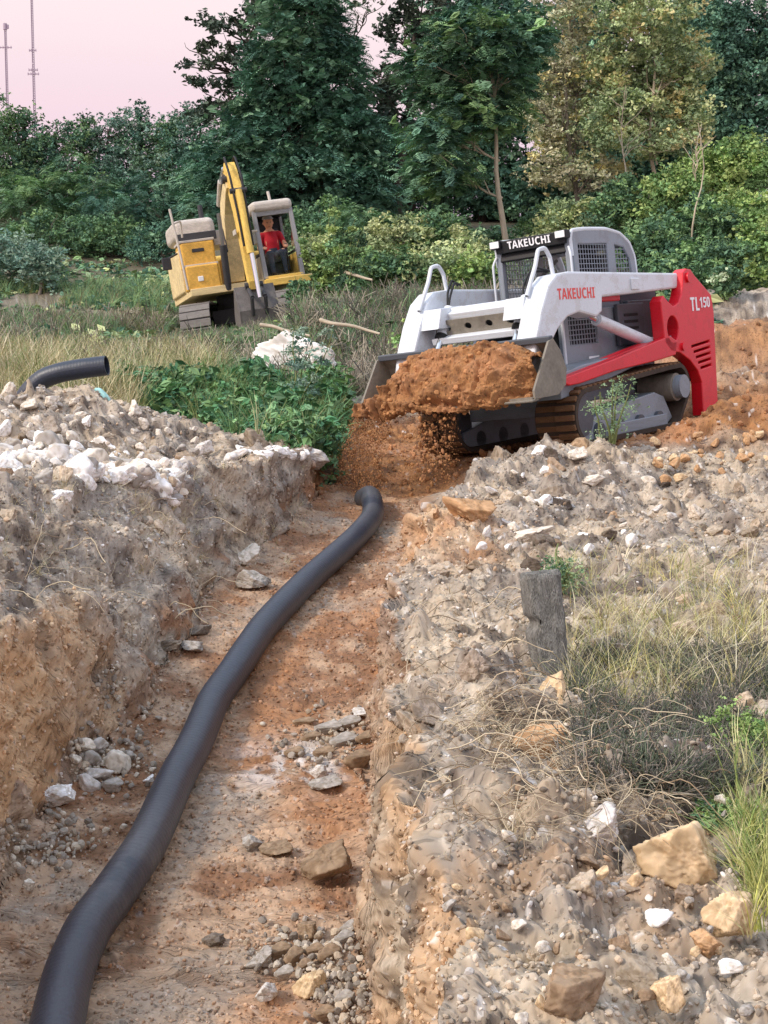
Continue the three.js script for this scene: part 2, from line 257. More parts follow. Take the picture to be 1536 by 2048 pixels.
const SM = { white: stoneMat(250, 250, 248), pale: stoneMat(224, 216, 202), tan: stoneMat(220, 194, 156), gray: stoneMat(172, 166, 158), dark: stoneMat(122, 112, 102), brown: stoneMat(152, 130, 106), orange: stoneMat(196, 158, 118), lightgray: stoneMat(212, 208, 203) };
const bigRocks = [...Array(7)].map(() => rockGeo(18, 10, .06)), midRocks = [...Array(8)].map(() => rockGeo(6, 9, .04)), tinyRocks = [...Array(4)].map(() => rockGeo(1, 9, .05));
const slabRock = rockGeo(20, 9, .05);
let rk = 0;
// a stone that covers w x h photo pixels and rests on the ground under pixel (px, py); tilt in degrees
function stone(px, py, w, h, mat, label, { name = 'stone', group, deep = .8, tilt = 0, turn, sink = .40, geo } = {}) {
  const p = onGround(px, py + h * .32), s = -p.z / FOC, m = mesh(name, geo ?? bigRocks[rk++ % bigRocks.length], SM[mat]);
  m.scale.set(w * s * .64, h * s * .64, w * s * .64 * deep); m.rotation.set(rr(-.15, .15), turn ?? rr(-.5, .5), tilt * Math.PI / 180, 'ZYX');
  m.position.copy(p); m.position.y += h * s * .56 * (1 - sink * 2); return tag(m, label, 'stone', group);
}
// right bank
stone(1195, 1640, 122, 78, 'lightgray', 'light grey rounded block on the spoil bank among dry roots', { tilt: 8 });
stone(1372, 1680, 180, 140, 'tan', 'largest tan boulder on the spoil bank at the grass edge', { tilt: -30, deep: .7 });
stone(1462, 1805, 95, 120, 'tan', 'tan boulder below the largest boulder on the spoil bank', { tilt: 20 });
stone(1340, 1965, 66, 105, 'tan', 'upright tan stone low on the spoil bank', { tilt: 8 });
stone(1415, 1880, 70, 50, 'orange', 'small orange stone between two tan stones on spoil bank', { tilt: -30 });
stone(1105, 1375, 66, 105, 'tan', 'pointed cream stone standing at the foot of the grey post', { tilt: 6 });
stone(1085, 1465, 120, 80, 'orange', 'orange clay lump on the spoil bank below the grey post', { tilt: -18 });
stone(1180, 1455, 50, 36, 'orange', 'small orange stone beside the dark dead weeds', { tilt: -25 });
stone(1205, 1308, 60, 44, 'tan', 'tan stone on the bank beside the grey post and dry grass', { tilt: -20 });
stone(1040, 1068, 110, 32, 'pale', 'long flat pale stone on the bank beyond the grey post', { tilt: 18, deep: .5 });
stone(1100, 998, 70, 20, 'white', 'flat white stone near the top of the bank before the loader', { tilt: 0, deep: .6 });
stone(1085, 900, 38, 34, 'white', 'larger white stone on the crest of the bank before the loader');
stone(1157, 903, 34, 30, 'pale', 'smaller pale stone on the crest of the bank before the loader');
stone(1185, 955, 44, 22, 'pale', 'pale sliver of stone just below the bank crest');
stone(945, 1010, 100, 60, 'orange', 'orange clay clod on the shoulder of the right bank', { tilt: -35 });
stone(1060, 1150, 44, 44, 'pale', 'cream stone touching the top of the grey post', { tilt: 0 });
stone(1320, 1830, 60, 30, 'white', 'bright white chip on the spoil bank near the boulders', { geo: midRocks[0] });
stone(1460, 1930, 44, 30, 'white', 'white chip low on the spoil bank beside the orange stone', { geo: midRocks[1] });
stone(1180, 1770, 44, 60, 'gray', 'grey stone set in the middle of the spoil bank slope', { tilt: 20 });
stone(1020, 1580, 62, 70, 'brown', 'brown stone under the tangle of dry roots', { tilt: 10 });
stone(1150, 1965, 130, 120, 'brown', 'large brown clod at the foot of the spoil bank', { tilt: 15 });
// trench
stone(658, 1735, 92, 84, 'brown', 'brown angular stone lying alone on the trench floor', { tilt: 5, sink: .1 });
stone(116, 1592, 76, 40, 'white', 'flat white slab at the foot of the left trench wall', { tilt: 6, sink: .1 });
stone(494, 1106, 58, 50, 'pale', 'pale square stone stuck in the left trench wall', { tilt: -12 });
stone(506, 1162, 66, 38, 'gray', 'grey stone lying at the foot of the left wall beside the pipe', { tilt: -5, sink: .15 });
stone(398, 1256, 46, 28, 'dark', 'dark stone on the trench floor left of the pipe bend', { tilt: 15 });
stone(385, 1285, 56, 30, 'gray', 'flat grey stone under the dark stone beside left wall', { tilt: -5 });
stone(503, 1682, 40, 34, 'gray', 'small grey stone on the trench floor right of the pipe', { tilt: -20 });
stone(556, 1690, 60, 26, 'brown', 'dark clod next to the small grey trench stone');
stone(430, 1872, 46, 26, 'dark', 'dark pebble on the bare trench floor beside the pipe');
stone(525, 1910, 56, 42, 'gray', 'grey chunk at the left end of the trench gravel patch');
stone(536, 1985, 46, 36, 'lightgray', 'whitish stone on the trench floor near the gravel patch', { sink: .1 });
stone(622, 1958, 60, 70, 'tan', 'tan wedge of stone beside the trench gravel patch', { tilt: 30 });
stone(615, 1850, 50, 50, 'brown', 'brown stone above the trench gravel patch');
stone(58, 1765, 24, 24, 'pale', 'round pale pebble at the foot of left wall by the pipe');
stone(655, 1560, 60, 28, 'gray', 'flat grey stone among the dark gravel on the trench floor');
stone(640, 1535, 34, 30, 'lightgray', 'small light stone among the dark gravel on the trench floor');
stone(300, 1555, 22, 16, 'white', 'small white chip beside the pipe at the left wall');
stone(782, 1150, 22, 16, 'white', 'small white chip on the trench floor under the right bank');
stone(735, 1420, 56, 20, 'lightgray', 'flat light stone at the edge of the pale ash patch');
for (const [x, y, w, h] of [[165, 1490, 36, 22], [205, 1495, 46, 30], [185, 1525, 36, 30], [235, 1520, 50, 40], [212, 1545, 40, 26], [250, 1500, 30, 22], [150, 1510, 28, 20], [175, 1560, 46, 26], [225, 1575, 36, 22]])
  stone(x + gs() * 9, y + gs() * 7, w * rr(.7, 1.3), h * rr(.8, 1.3), ['lightgray', 'gray', 'pale'][rk++ % 3], 'light grey rubble piece in the cluster under the left trench wall', { name: 'rubble_stone', group: 'rubble cluster under the left wall', geo: midRocks[rk % 8], sink: .24, tilt: rr(-50, 50) });
for (const [x, y, w, h] of [[610, 1440, 40, 18], [660, 1450, 50, 24], [700, 1440, 44, 20], [625, 1470, 36, 22], [690, 1475, 50, 26], [735, 1470, 40, 26], [590, 1500, 36, 22], [720, 1510, 54, 34], [650, 1500, 40, 24]])
  stone(x, y, w, h, rnd() < .5 ? 'gray' : 'brown', 'grey broken stone in the gravel strip across the trench floor', { name: 'rubble_stone', group: 'gravel strip across the trench', geo: midRocks[rk % 8] });
for (const [x, y, w, h] of [[560, 1895, 44, 30], [590, 1905, 40, 36], [630, 1895, 36, 26], [660, 1900, 44, 34], [610, 1925, 30, 24], [570, 1940, 36, 26], [690, 1870, 40, 26], [700, 1850, 34, 30], [745, 1820, 40, 30], [650, 2020, 40, 30], [690, 1990, 36, 30]])
  stone(x, y, w, h, rnd() < .5 ? 'gray' : 'brown', 'grey stone in the gravel patch at the foot of the spoil bank', { name: 'rubble_stone', group: 'gravel patch by the spoil bank', geo: midRocks[rk % 8] });
// left bank: demolition rubble
stone(592, 733, 140, 100, 'white', 'big white slab of rubble standing in the weeds behind the trench', { name: 'white_boulder', deep: .5, sink: .05, tilt: -4, geo: slabRock });
stone(640, 765, 70, 60, 'white', 'smaller white lump leaning on the right of the big white slab', { name: 'white_boulder', tilt: -30 });
for (let i = 0; i < 16; i++) stone(465 + i * 9.5 + gs() * 6, 908 - Math.sin(i / 15 * 3.1) * 8 + gs() * 5, rr(18, 42), rr(12, 24), i % 4 ? 'white' : 'lightgray', 'white rubble lump on the crest of the left bank before the green weeds', { name: 'rubble_stone', group: 'white lumps on the left bank crest', geo: midRocks[i % 8], tilt: rr(-30, 30) });
stone(620, 905, 70, 40, 'lightgray', 'light grey lump at the end of the left bank crest', { tilt: -25 });
stone(655, 920, 34, 44, 'dark', 'dark clod on the nose of the left bank', { tilt: 20 });
stone(218, 885, 76, 36, 'white', 'bright white slab on the rubble heap slope', { tilt: -14, deep: .5 });
stone(118, 986, 44, 36, 'white', 'white lump on the brow of the left trench wall', { tilt: 10 });
stone(335, 922, 74, 40, 'gray', 'grey brown slab lying across the white rubble strip', { tilt: -28, deep: .6 });
stone(152, 800, 34, 16, 'pale', 'narrow pale brick piece near the top of the heap', { tilt: 30, deep: .6 });
stone(172, 838, 18, 30, 'white', 'upright white chip in the middle of the heap slope', { tilt: -15 });
stone(160, 828, 30, 18, 'pale', 'pale chip leaning against the upright white chip');
stone(270, 815, 34, 36, 'pale', 'pale block on the right shoulder of the heap', { tilt: 30 });
stone(288, 840, 18, 26, 'pale', 'small pale block below the shoulder block of the heap', { tilt: 30 });
stone(405, 892, 36, 34, 'lightgray', 'light grey block low on the right end of the heap', { tilt: 40 });
stone(330, 815, 40, 18, 'gray', 'flat grey stone at the grass edge of the heap', { tilt: -25 });
stone(105, 800, 34, 30, 'pale', 'pale stone under the cut end of pipe on the heap', { tilt: 20 });
stone(60, 805, 30, 26, 'pale', 'pale stone where the short pipe enters the heap');
stone(20, 775, 30, 36, 'pale', 'pale upright stone beside the short pipe at the heap', { tilt: 10 });
stone(205, 787, 32, 14, 'white', 'pale turquoise scrap lying near the heap top', { name: 'plastic_scrap', tilt: -40, geo: midRocks[2] }).material = std(176, 226, 218, .6);
for (let i = 0; i < 150; i++) {
  const t = rnd(), x = mix(-10, 350, t) + gs() * 20, y = mix(880, 962, t) + gs() * mix(44, 10, t), w = rr(12, 40) * (rnd() < .25 ? 1.7 : 1);
  stone(x, y, w, w * rr(.5, .9), rnd() < .5 ? 'white' : rnd() < .5 ? 'lightgray' : rnd() < .5 ? 'pale' : 'gray', 'white broken stone in the rubble strip along the left bank', { name: 'rubble_stone', group: 'white rubble on the left bank', geo: midRocks[i % 8], tilt: rr(-70, 70) });
}
for (let i = 0; i < 46; i++) {
  const x = rr(0, 400), y = mix(800, 890, rnd()) + (x - 150) * .14, w = rr(10, 24);
  stone(x, y, w, w * rr(.5, .9), rnd() < .5 ? 'pale' : 'gray', 'small pale stone bedded in the grey soil of the heap', { name: 'heap_stone', group: 'stones in the grey heap', geo: midRocks[i % 8], tilt: rr(-70, 70) });
}
for (let i = 0; i < 30; i++) {
  const x = rr(1300, 1540), y = 850 + rr(0, 90) - (x - 1300) * .06 + 20, w = rr(10, 26);
  stone(x, y, w, w * rr(.6, .95), rnd() < .6 ? 'orange' : 'tan', 'orange lump of clay on the fresh brown mound behind the loader', { name: 'clay_lump', group: 'clay lumps on the brown mound', geo: midRocks[i % 8], tilt: rr(-70, 70) });
}
for (let i = 0; i < 40; i++) {
  const x = rr(960, 1350), y = rr(920, 1100), w = rr(10, 30);
  stone(x, y, w, w * rr(.5, .9), ['white', 'pale', 'gray', 'lightgray'][i % 4], 'small stone on the rough grey bank before the loader', { name: 'bank_stone', group: 'stones on the far right bank', geo: midRocks[i % 8], tilt: rr(-70, 70) });
}
for (let i = 0; i < 70; i++) {
  const x = rr(840, 1500), y = rr(1380, 2040), w = rr(12, 40); if (x > 1250 && y < 1550) continue;
  stone(x, y, w, w * rr(.5, .9), ['pale', 'gray', 'tan', 'gray', 'brown'][i % 5], 'small stone in the earth of the spoil bank beside the trench', { name: 'bank_stone', group: 'stones in the spoil bank', geo: midRocks[i % 8], tilt: rr(-70, 70) });
}
// what nobody could count: crumbs, gravel, clods
const crumbMat = new THREE.MeshStandardMaterial({ color: 0xffffff, roughness: 1 });
const clodMat = new THREE.MeshStandardMaterial({ color: 0xffffff, vertexColors: true, roughness: 1 });
function scatter(name, label, category, n, geo, mat, place) {
  const im = new THREE.InstancedMesh(geo, mat, n), m = new THREE.Matrix4(), q = new THREE.Quaternion(), e = new THREE.Euler(), s = new THREE.Vector3(), p = new THREE.Vector3(), c = new THREE.Color(); let k = 0;
  for (let i = 0; i < n; i++) { const r = place(p, e, s, c, i); if (r === false) continue; m.compose(p, q.setFromEuler(e), s); im.setMatrixAt(k, m); im.setColorAt(k, c); k++; }
  im.count = k; im.castShadow = im.receiveShadow = true; im.name = numbered(name); tag(im, label, category, null, 'stuff'); scene.add(im); return im;
}
const onVertex = (test, s0, s1, pow, cols, sink = .2) => (p, e, s, c) => {
  const o = randomVertex(test); if (o < 0) return false;
  const k = mix(s0, s1, Math.pow(rnd(), pow)) * (.5 + clamp(-ground.pos[o * 3 + 2] / 12) * .7); p.set(ground.pos[o * 3], ground.pos[o * 3 + 1], ground.pos[o * 3 + 2]).addScaledVector(tv.set(ground.nor[o * 3], ground.nor[o * 3 + 1], ground.nor[o * 3 + 2]), k * sink);
  e.set(rr(0, 6.3), rr(0, 6.3), rr(0, 6.3)); s.set(k * rr(.7, 1.2), k * rr(.5, .9), k * rr(.7, 1.2)); c.setRGB(ground.col[o * 3], ground.col[o * 3 + 1], ground.col[o * 3 + 2]).lerp(cols[Math.floor(rnd() * cols.length)], rnd() * .6).multiplyScalar(rr(.62, 1.3));
};
const spoil = (x, Z) => Z < 15 && (x > footR(Z) + .02 || x < footL(Z)) && soilF(x, Z) < .4, inTrench = (x, Z) => Z < 13 && x > footL(Z) && x < footR(Z), soilF = (x, Z) => soil(x, Z, heightAt(x, Z), 1).fresh;
const pc = [PAL.tan, PAL.gray, PAL.dark, PAL.pale, PAL.tan, PAL.clay, PAL.white];
for (let v = 0; v < 4; v++) scatter('spoil_crumbs', 'grey and tan crumbs of earth strewn over both banks', 'crumbs', 15000, tinyRocks[v], crumbMat, onVertex(spoil, .004, .022, 2.2, pc));
for (const v of [1, 4]) scatter('bank_clods', 'larger clods of dry earth on the banks', 'clods', 330, bigRocks[v], clodMat, onVertex((x, Z, y, ny) => ny > .75 && spoil(x, Z), .035, .13, 2.6, [PAL.tan, PAL.gray, PAL.dark, PAL.clay, PAL.pale], .1));
for (const v of [0, 3]) scatter('trench_crumbs', 'brown crumbs and clods on the trench floor', 'crumbs', 11000, tinyRocks[v], crumbMat, onVertex(inTrench, .0035, .019, 2.4, [PAL.floor, PAL.brown, PAL.orange, PAL.gray, PAL.floor, PAL.freshDark]));
scatter('fresh_clods', 'fresh brown clods around the loader and on the mound', 'clods', 2400, tinyRocks[2], crumbMat, onVertex((x, Z) => Z > 12.4 && Z < 21 && soilF(x, Z) > .45, 0.008, .05, 3.5, [PAL.fresh, PAL.freshDark, PAL.orange, PAL.fresh, PAL.brown]));
scatter('white_rubble', 'fine white rubble along the left bank', 'rubble', 3500, tinyRocks[1], crumbMat, onVertex((x, Z, y) => Z > 9 && Z < 14 && x < -1.2 && soil(x, Z, y, 1).white > .3, .015, .07, 1.6, [PAL.white, PAL.white, PAL.pale, PAL.gray]));
const gravelAt = (spots) => (p, e, s, c) => { const [x, y, rx, ry] = spots[Math.floor(rnd() * spots.length)], g = onGround(x + gs() * rx, y + gs() * ry), k = mix(.006, .03, Math.pow(rnd(), 2)); p.copy(g); p.y += k * .2; e.set(rr(0, 6), rr(0, 6), rr(0, 6)); s.set(k, k * .7, k); c.copy([PAL.gray, PAL.pale, PAL.tan, PAL.gray][Math.floor(rnd() * 4)]).multiplyScalar(rr(.6, 1.1)); };
for (const v of [1, 2]) scatter('trench_gravel', 'grey gravel spilled in patches on the trench floor', 'gravel', 700, tinyRocks[v], crumbMat, gravelAt([[210, 1530, 70, 40], [660, 1470, 80, 50], [620, 1900, 90, 40], [690, 1980, 50, 60], [250, 1400, 50, 60], [100, 1680, 70, 50]]));
// dry roots and straw
function strandGeo(len, bend, r) {
  const pts = [], n = 5; let a = rr(0, 6.3), y = 0; const p = new THREE.Vector3(); pts.push(p.clone());
  for (let i = 0; i < n; i++) { a += gs() * bend; p.x += Math.cos(a) * len / n; p.z += Math.sin(a) * len / n; p.y = Math.sin((i + 1) / n * Math.PI) * len * rr(.05, .22); pts.push(p.clone()); }
  return new THREE.TubeGeometry(new THREE.CatmullRomCurve3(pts), 8, r, 4);
}
const strawMat = std(255, 255, 255, .9);
for (let v = 0; v < 7; v++) scatter('dry_roots', 'tangled pale roots and straw on the spoil bank', 'roots', 120, strandGeo(rr(.12, .3), .25, rr(.0008, .0018)), strawMat,
  (p, e, s, c) => { const a = rnd() < .72 ? onGround(rr(900, 1320) + gs() * 40, rr(1430, 1680)) : rnd() < .5 ? onGround(rr(800, 1100), rr(1180, 1460)) : onGround(rr(0, 420), rr(1000, 1280)); p.copy(a); p.y += rr(.0, .035); e.set(rr(-.5, .5), rr(0, 6.3), rr(-.5, .5)); const k = rr(.6, 1.3) * (-a.z / 5) ** .5; s.set(k, k * rr(.5, 1.6), k); c.copy(rnd() < .6 ? lin(206, 190, 160) : lin(150, 130, 105)).multiplyScalar(rr(.7, 1.15)); });

// ---------------------------------------------------------------- pipes
const pipeGrain = dataTex(512, (u, v) => { const a = .85 + tileNoise(u, v, 20, 3) * .14 + tileNoise(u, v, 60, 5) * .18; return [a, a, a]; }, false);
function pipeGeo(pts, R, wall, dust, closeA) {
  const curve = new THREE.CatmullRomCurve3(pts, false, 'centripetal'), L = curve.getLength(), n = Math.ceil(L / .0095), m = 40, fr = curve.computeFrenetFrames(n, false), pos = [], uv = [], col = [], idx = [], c = new THREE.Color(), dustC = lin(128, 126, 122), blk = lin(40, 50, 66), P = new THREE.Vector3(), D = new THREE.Vector3();
  const up = new THREE.Vector3(0, 1, 0);
  const ring = (i, r, k = 1) => {
    const t = i / n; curve.getPointAt(t, P); const T = fr.tangents[i], S = D.crossVectors(T, up).normalize().clone(), B = new THREE.Vector3().crossVectors(S, T);
    for (let j = 0; j <= m; j++) {
      const a = j / m * 2 * Math.PI, ca = Math.cos(a), sa = Math.sin(a), s = t * L;
      const rad = r * (1 + k * (0.0045 * Math.sin(s / .034 * 6.283) + .018 * noise(s * 2.2, ca * 1.2, sa * 1.2) + .012 * noise(s * 9, ca * 3, sa * 3)));
      pos.push(P.x + (S.x * ca + B.x * sa) * rad, P.y + (S.y * ca + B.y * sa) * rad, P.z + (S.z * ca + B.z * sa) * rad); uv.push(s * 2, a / 6.283 * .63 * 2);
      const d = dust(s / L, P, ca, sa) ; c.copy(blk).lerp(dustC, clamp(d)); col.push(c.r, c.g, c.b);
    }
  };
  for (let i = 0; i <= n; i++) ring(i, R); for (let i = 0; i < n; i++) for (let j = 0; j < m; j++) { const a = i * (m + 1) + j, b = a + m + 1; idx.push(a, a + 1, b, b, a + 1, b + 1); }
  if (wall) for (const [i0, dir] of [[n, -1], [0, 1]]) { // cut end: rim and inside
    const o = pos.length / 3, R1 = R - wall; ring(i0, R); ring(i0, R1); for (let q = 1; q <= 20; q++) ring(i0 + dir * q, R1);
    for (let i = 0; i < 21; i++) for (let j = 0; j < m; j++) { const a = o + i * (m + 1) + j, b = a + m + 1; if (dir < 0) idx.push(a, a + 1, b, b, a + 1, b + 1); else idx.push(a, b, a + 1, b, b + 1, a + 1); }
  }
  const g = new THREE.BufferGeometry(); g.setAttribute('position', new THREE.Float32BufferAttribute(pos, 3)); g.setAttribute('uv', new THREE.Float32BufferAttribute(uv, 2)); g.setAttribute('color', new THREE.Float32BufferAttribute(col, 3)); g.setIndex(idx); g.computeVertexNormals(); return g;
}
const pipeMat = new THREE.MeshPhysicalMaterial({ vertexColors: true, map: pipeGrain, bumpMap: pipeGrain, bumpScale: .0018, roughness: .45, specularIntensity: 1, clearcoat: .2, clearcoatRoughness: .4 });
{
  const px = [[100, 2150], [115, 2048], [137, 1950], [156, 1900], [181, 1850], [218, 1800], [252, 1750], [285, 1700], [311, 1650], [333, 1600], [356, 1550], [383, 1500], [406, 1450], [428, 1400], [462, 1350], [495, 1300], [530, 1250], [576, 1200], [627, 1150], [684, 1100], [720, 1065], [743, 1035], [746, 1012], [738, 992]];
  const solve = (x, y) => { const d = pixelRay(x, y); let Z = 3.5; while (Z < 14 && EYE.y + d.y / -d.z * Z > floorH(Z) + .085) Z += .004; return EYE.clone().addScaledVector(d, Z / -d.z); };
  const pts = px.map(([x, y]) => solve(x, y)); const a = pts[0], b = pts[1]; pts.unshift(a.clone().add(a.clone().sub(b).multiplyScalar(4))); const e = pts[pts.length - 1]; pts.push(e.clone().add(new THREE.Vector3(-.05, -.04, -.12)));
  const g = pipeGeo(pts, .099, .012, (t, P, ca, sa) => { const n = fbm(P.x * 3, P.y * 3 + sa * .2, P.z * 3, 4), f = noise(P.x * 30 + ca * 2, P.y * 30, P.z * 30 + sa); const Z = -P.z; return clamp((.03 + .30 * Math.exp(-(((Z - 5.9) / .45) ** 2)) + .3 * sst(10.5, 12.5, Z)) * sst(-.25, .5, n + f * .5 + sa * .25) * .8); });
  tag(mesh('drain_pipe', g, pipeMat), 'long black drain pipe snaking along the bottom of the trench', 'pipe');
}
{
  const P = [[48, 800], [66, 776], [88, 757], [118, 746], [160, 738], [214, 731]].map(([x, y], i) => atDepth(x, y, 14.3 - i * .02)); P.unshift(P[0].clone().add(new THREE.Vector3(-.12, -.35, 0)));
  tag(mesh('drain_pipe', pipeGeo(P, .104, .012, () => .02), pipeMat), 'short black pipe end sticking out over the grey rubble heap', 'pipe');
}
// ---------------------------------------------------------------- weathered post
{
  const p = onGround(1112, 1345), k = -p.z / FOC, w = 74 * k, H = 250 * k, g = new RoundedBoxGeometry(w, H, w * .8, 4, w * .16), a = g.attributes.position; const G = mergeVertices(new THREE.BoxGeometry(w, H, w * .8, 14, 40, 12).deleteAttribute('normal'), 1e-5), q = G.attributes.position;
  for (let i = 0; i < q.count; i++) {
    let x = q.getX(i), y = q.getY(i), z = q.getZ(i); const r = w * .17, cx = w / 2 - r, cz = w * .4 - r, cyy = H / 2 - r * 1.1; const ex = Math.max(0, Math.abs(x) - cx), ez = Math.max(0, Math.abs(z) - cz), ey = Math.max(0, y - cyy), l = Math.hypot(ex, ey, ez);
    if (l > r) { const f = r / l; x = Math.sign(x) * (Math.min(Math.abs(x), cx) + ex * f); z = Math.sign(z) * (Math.min(Math.abs(z), cz) + ez * f); y = Math.min(y, cyy) + ey * f; }
    const n = noise(x * 60, y * 5, z * 60) * .006 + fbm(x * 22, y * 22, z * 22, 3) * .007, t = 1 - .22 * sst(.1, -.5, y / H); let nx = x * t; if (x < -w * .3) nx += w * .16 * sst(.16, .1, y / H) * sst(-.02, .08, y / H);
    q.setXYZ(i, nx * (1 + n * 8), y + n, z * (1 + n * 8));
  }
  G.computeVertexNormals();
  const wood = dataTex(512, (u, v) => { const a = .75 + tileNoise(u, v, 8, 1) * .3 + tileNoise(u, v, 40, 4) * .28 + tileNoise(u, v, 70, 4) * .14 + (tileCell(u, v, 12, 5)[0] < .22 ? .12 : 0); return [a, a * 1.0, a * .98]; }, false);
  const m = mesh('weathered_post', G, new THREE.MeshStandardMaterial({ color: lin(142, 140, 134), map: wood, bumpMap: wood, bumpScale: .01, roughness: .95 }));
  m.position.copy(p).add(new THREE.Vector3(-.045, H * .33, -.02)); m.rotation.set(-.1, .25, .12); tag(m, 'weathered grey post stub leaning on the right trench bank', 'post');
}
// ---------------------------------------------------------------- compact track loader. Own axes: x = its left side, y = up, z = forward
const font = await new FontLoader().loadAsync('fonts/droid/droid_sans_bold.typeface.json');
const paintGrain = dataTex(512, (u, v) => { const a = .95 + tileNoise(u, v, 3, 1) * .05 + tileNoise(u, v, 40, 3) * .04, d = sst(.1, .5, tileNoise(u, v, 5, 2) + tileNoise(u, v, 14, 6) * .6 + tileNoise(u, v, 60, 4) * .5) * .3; return [mix(a, .62, d), mix(a, .52, d), mix(a, .42, d)]; }, false);
const paint = (r, g, b, rough = .4) => new THREE.MeshPhysicalMaterial({ color: lin(r, g, b), map: paintGrain, roughness: rough, clearcoat: .25, clearcoatRoughness: .35 });
const MT = { white: paint(222, 229, 235), red: paint(226, 18, 40), gray: paint(138, 147, 156, .5), dkgray: paint(74, 80, 88, .55), black: std(22, 22, 24, .6), rubber: new THREE.MeshStandardMaterial({ color: lin(74, 62, 52), map: stoneGrain, roughness: .95 }), steel: std(150, 150, 148, .35, { metalness: .8 }), chrome: std(214, 218, 222, .15, { metalness: .9 }),
  mud: new THREE.MeshStandardMaterial({ color: lin(120, 88, 60), map: stoneGrain, roughness: 1 }), worn: new THREE.MeshStandardMaterial({ color: lin(140, 134, 122), map: stoneGrain, bumpMap: stoneBump, bumpScale: .004, roughness: .6 }), letter: std(245, 246, 248, .5), redLetter: std(232, 90, 84, .5), glass: new THREE.MeshPhysicalMaterial({ color: 0xffffff, transmission: 1, thickness: 0, roughness: .03, ior: 1.45 }), lamp: std(238, 240, 238, .2) };
const loader = thing('track_loader', 'white and red compact track loader dumping brown soil from its bucket', 'track loader');
loader.matrixAutoUpdate = true; LM.decompose(loader.position, loader.quaternion, loader.scale);
const G3 = (g, x = 0, y = 0, z = 0, rx = 0, ry = 0, rz = 0) => { const m = new THREE.Matrix4().makeRotationFromEuler(new THREE.Euler(rx, ry, rz)).setPosition(x, y, z); g.applyMatrix4(m); return g; };
const box = (w, h, d, x = 0, y = 0, z = 0, rx = 0, ry = 0, rz = 0, r = .012) => G3(new RoundedBoxGeometry(w, h, d, 2, Math.min(r, w / 2.2, h / 2.2, d / 2.2)), x, y, z, rx, ry, rz);
const bar = (a, b, r, seg = 14) => { const A = new THREE.Vector3(...a), B = new THREE.Vector3(...b), d = B.clone().sub(A), g = new THREE.CylinderGeometry(r, r, d.length(), seg); g.applyQuaternion(new THREE.Quaternion().setFromUnitVectors(new THREE.Vector3(0, 1, 0), d.clone().normalize())); g.translate((A.x + B.x) / 2, (A.y + B.y) / 2, (A.z + B.z) / 2); return g; };
const beam = (a, b, w, h) => { const A = new THREE.Vector3(...a), B = new THREE.Vector3(...b), d = B.clone().sub(A), g = new RoundedBoxGeometry(w, h, d.length(), 2, Math.min(w, h) * .12); g.applyMatrix4(new THREE.Matrix4().lookAt(new THREE.Vector3(), d.clone().negate(), new THREE.Vector3(0, 1, 0))); g.translate((A.x + B.x) / 2, (A.y + B.y) / 2, (A.z + B.z) / 2); return g; };
const tubeOf = (pts, r, closed = false, k = 8, t = .2) => new THREE.TubeGeometry(new THREE.CatmullRomCurve3(pts.map((p) => new THREE.Vector3(...p)), closed, 'catmullrom', t), pts.length * 8, r, k, closed);
// a plate cut to a side outline [[z, y], ...], from x0 to x1, with holes
function plate(outline, x0, x1, holes = [], bevel = .012) {
  const s = new THREE.Shape(outline.map(([z, y]) => new THREE.Vector2(z, y))); for (const h of holes) s.holes.push(new THREE.Path(h.map(([z, y]) => new THREE.Vector2(z, y))));
  const w = Math.abs(x1 - x0), g = new THREE.ExtrudeGeometry(s, { depth: Math.max(.002, w - 2 * bevel), bevelEnabled: bevel > 0, bevelSize: bevel, bevelThickness: bevel, bevelOffset: -bevel, bevelSegments: 2, curveSegments: 6 });
  g.translate(0, 0, bevel); g.applyMatrix4(new THREE.Matrix4().makeBasis(new THREE.Vector3(0, 0, 1), new THREE.Vector3(0, 1, 0), new THREE.Vector3(-1, 0, 0))); g.translate(Math.max(x0, x1), 0, 0); return g;
}
const disc = (z, y, rz, ry, n = 18) => [...Array(n)].map((_, i) => [z + Math.cos(i / n * 6.2832) * rz, y + Math.sin(i / n * 6.2832) * ry]);
const flat = (gs_) => mergeGeometries(gs_.map((g) => { const q = g.index ? g.toNonIndexed() : g; for (const k of Object.keys(q.attributes)) if (!['position', 'normal', 'uv'].includes(k)) q.deleteAttribute(k); return q; }));
const sides = [1, -1];
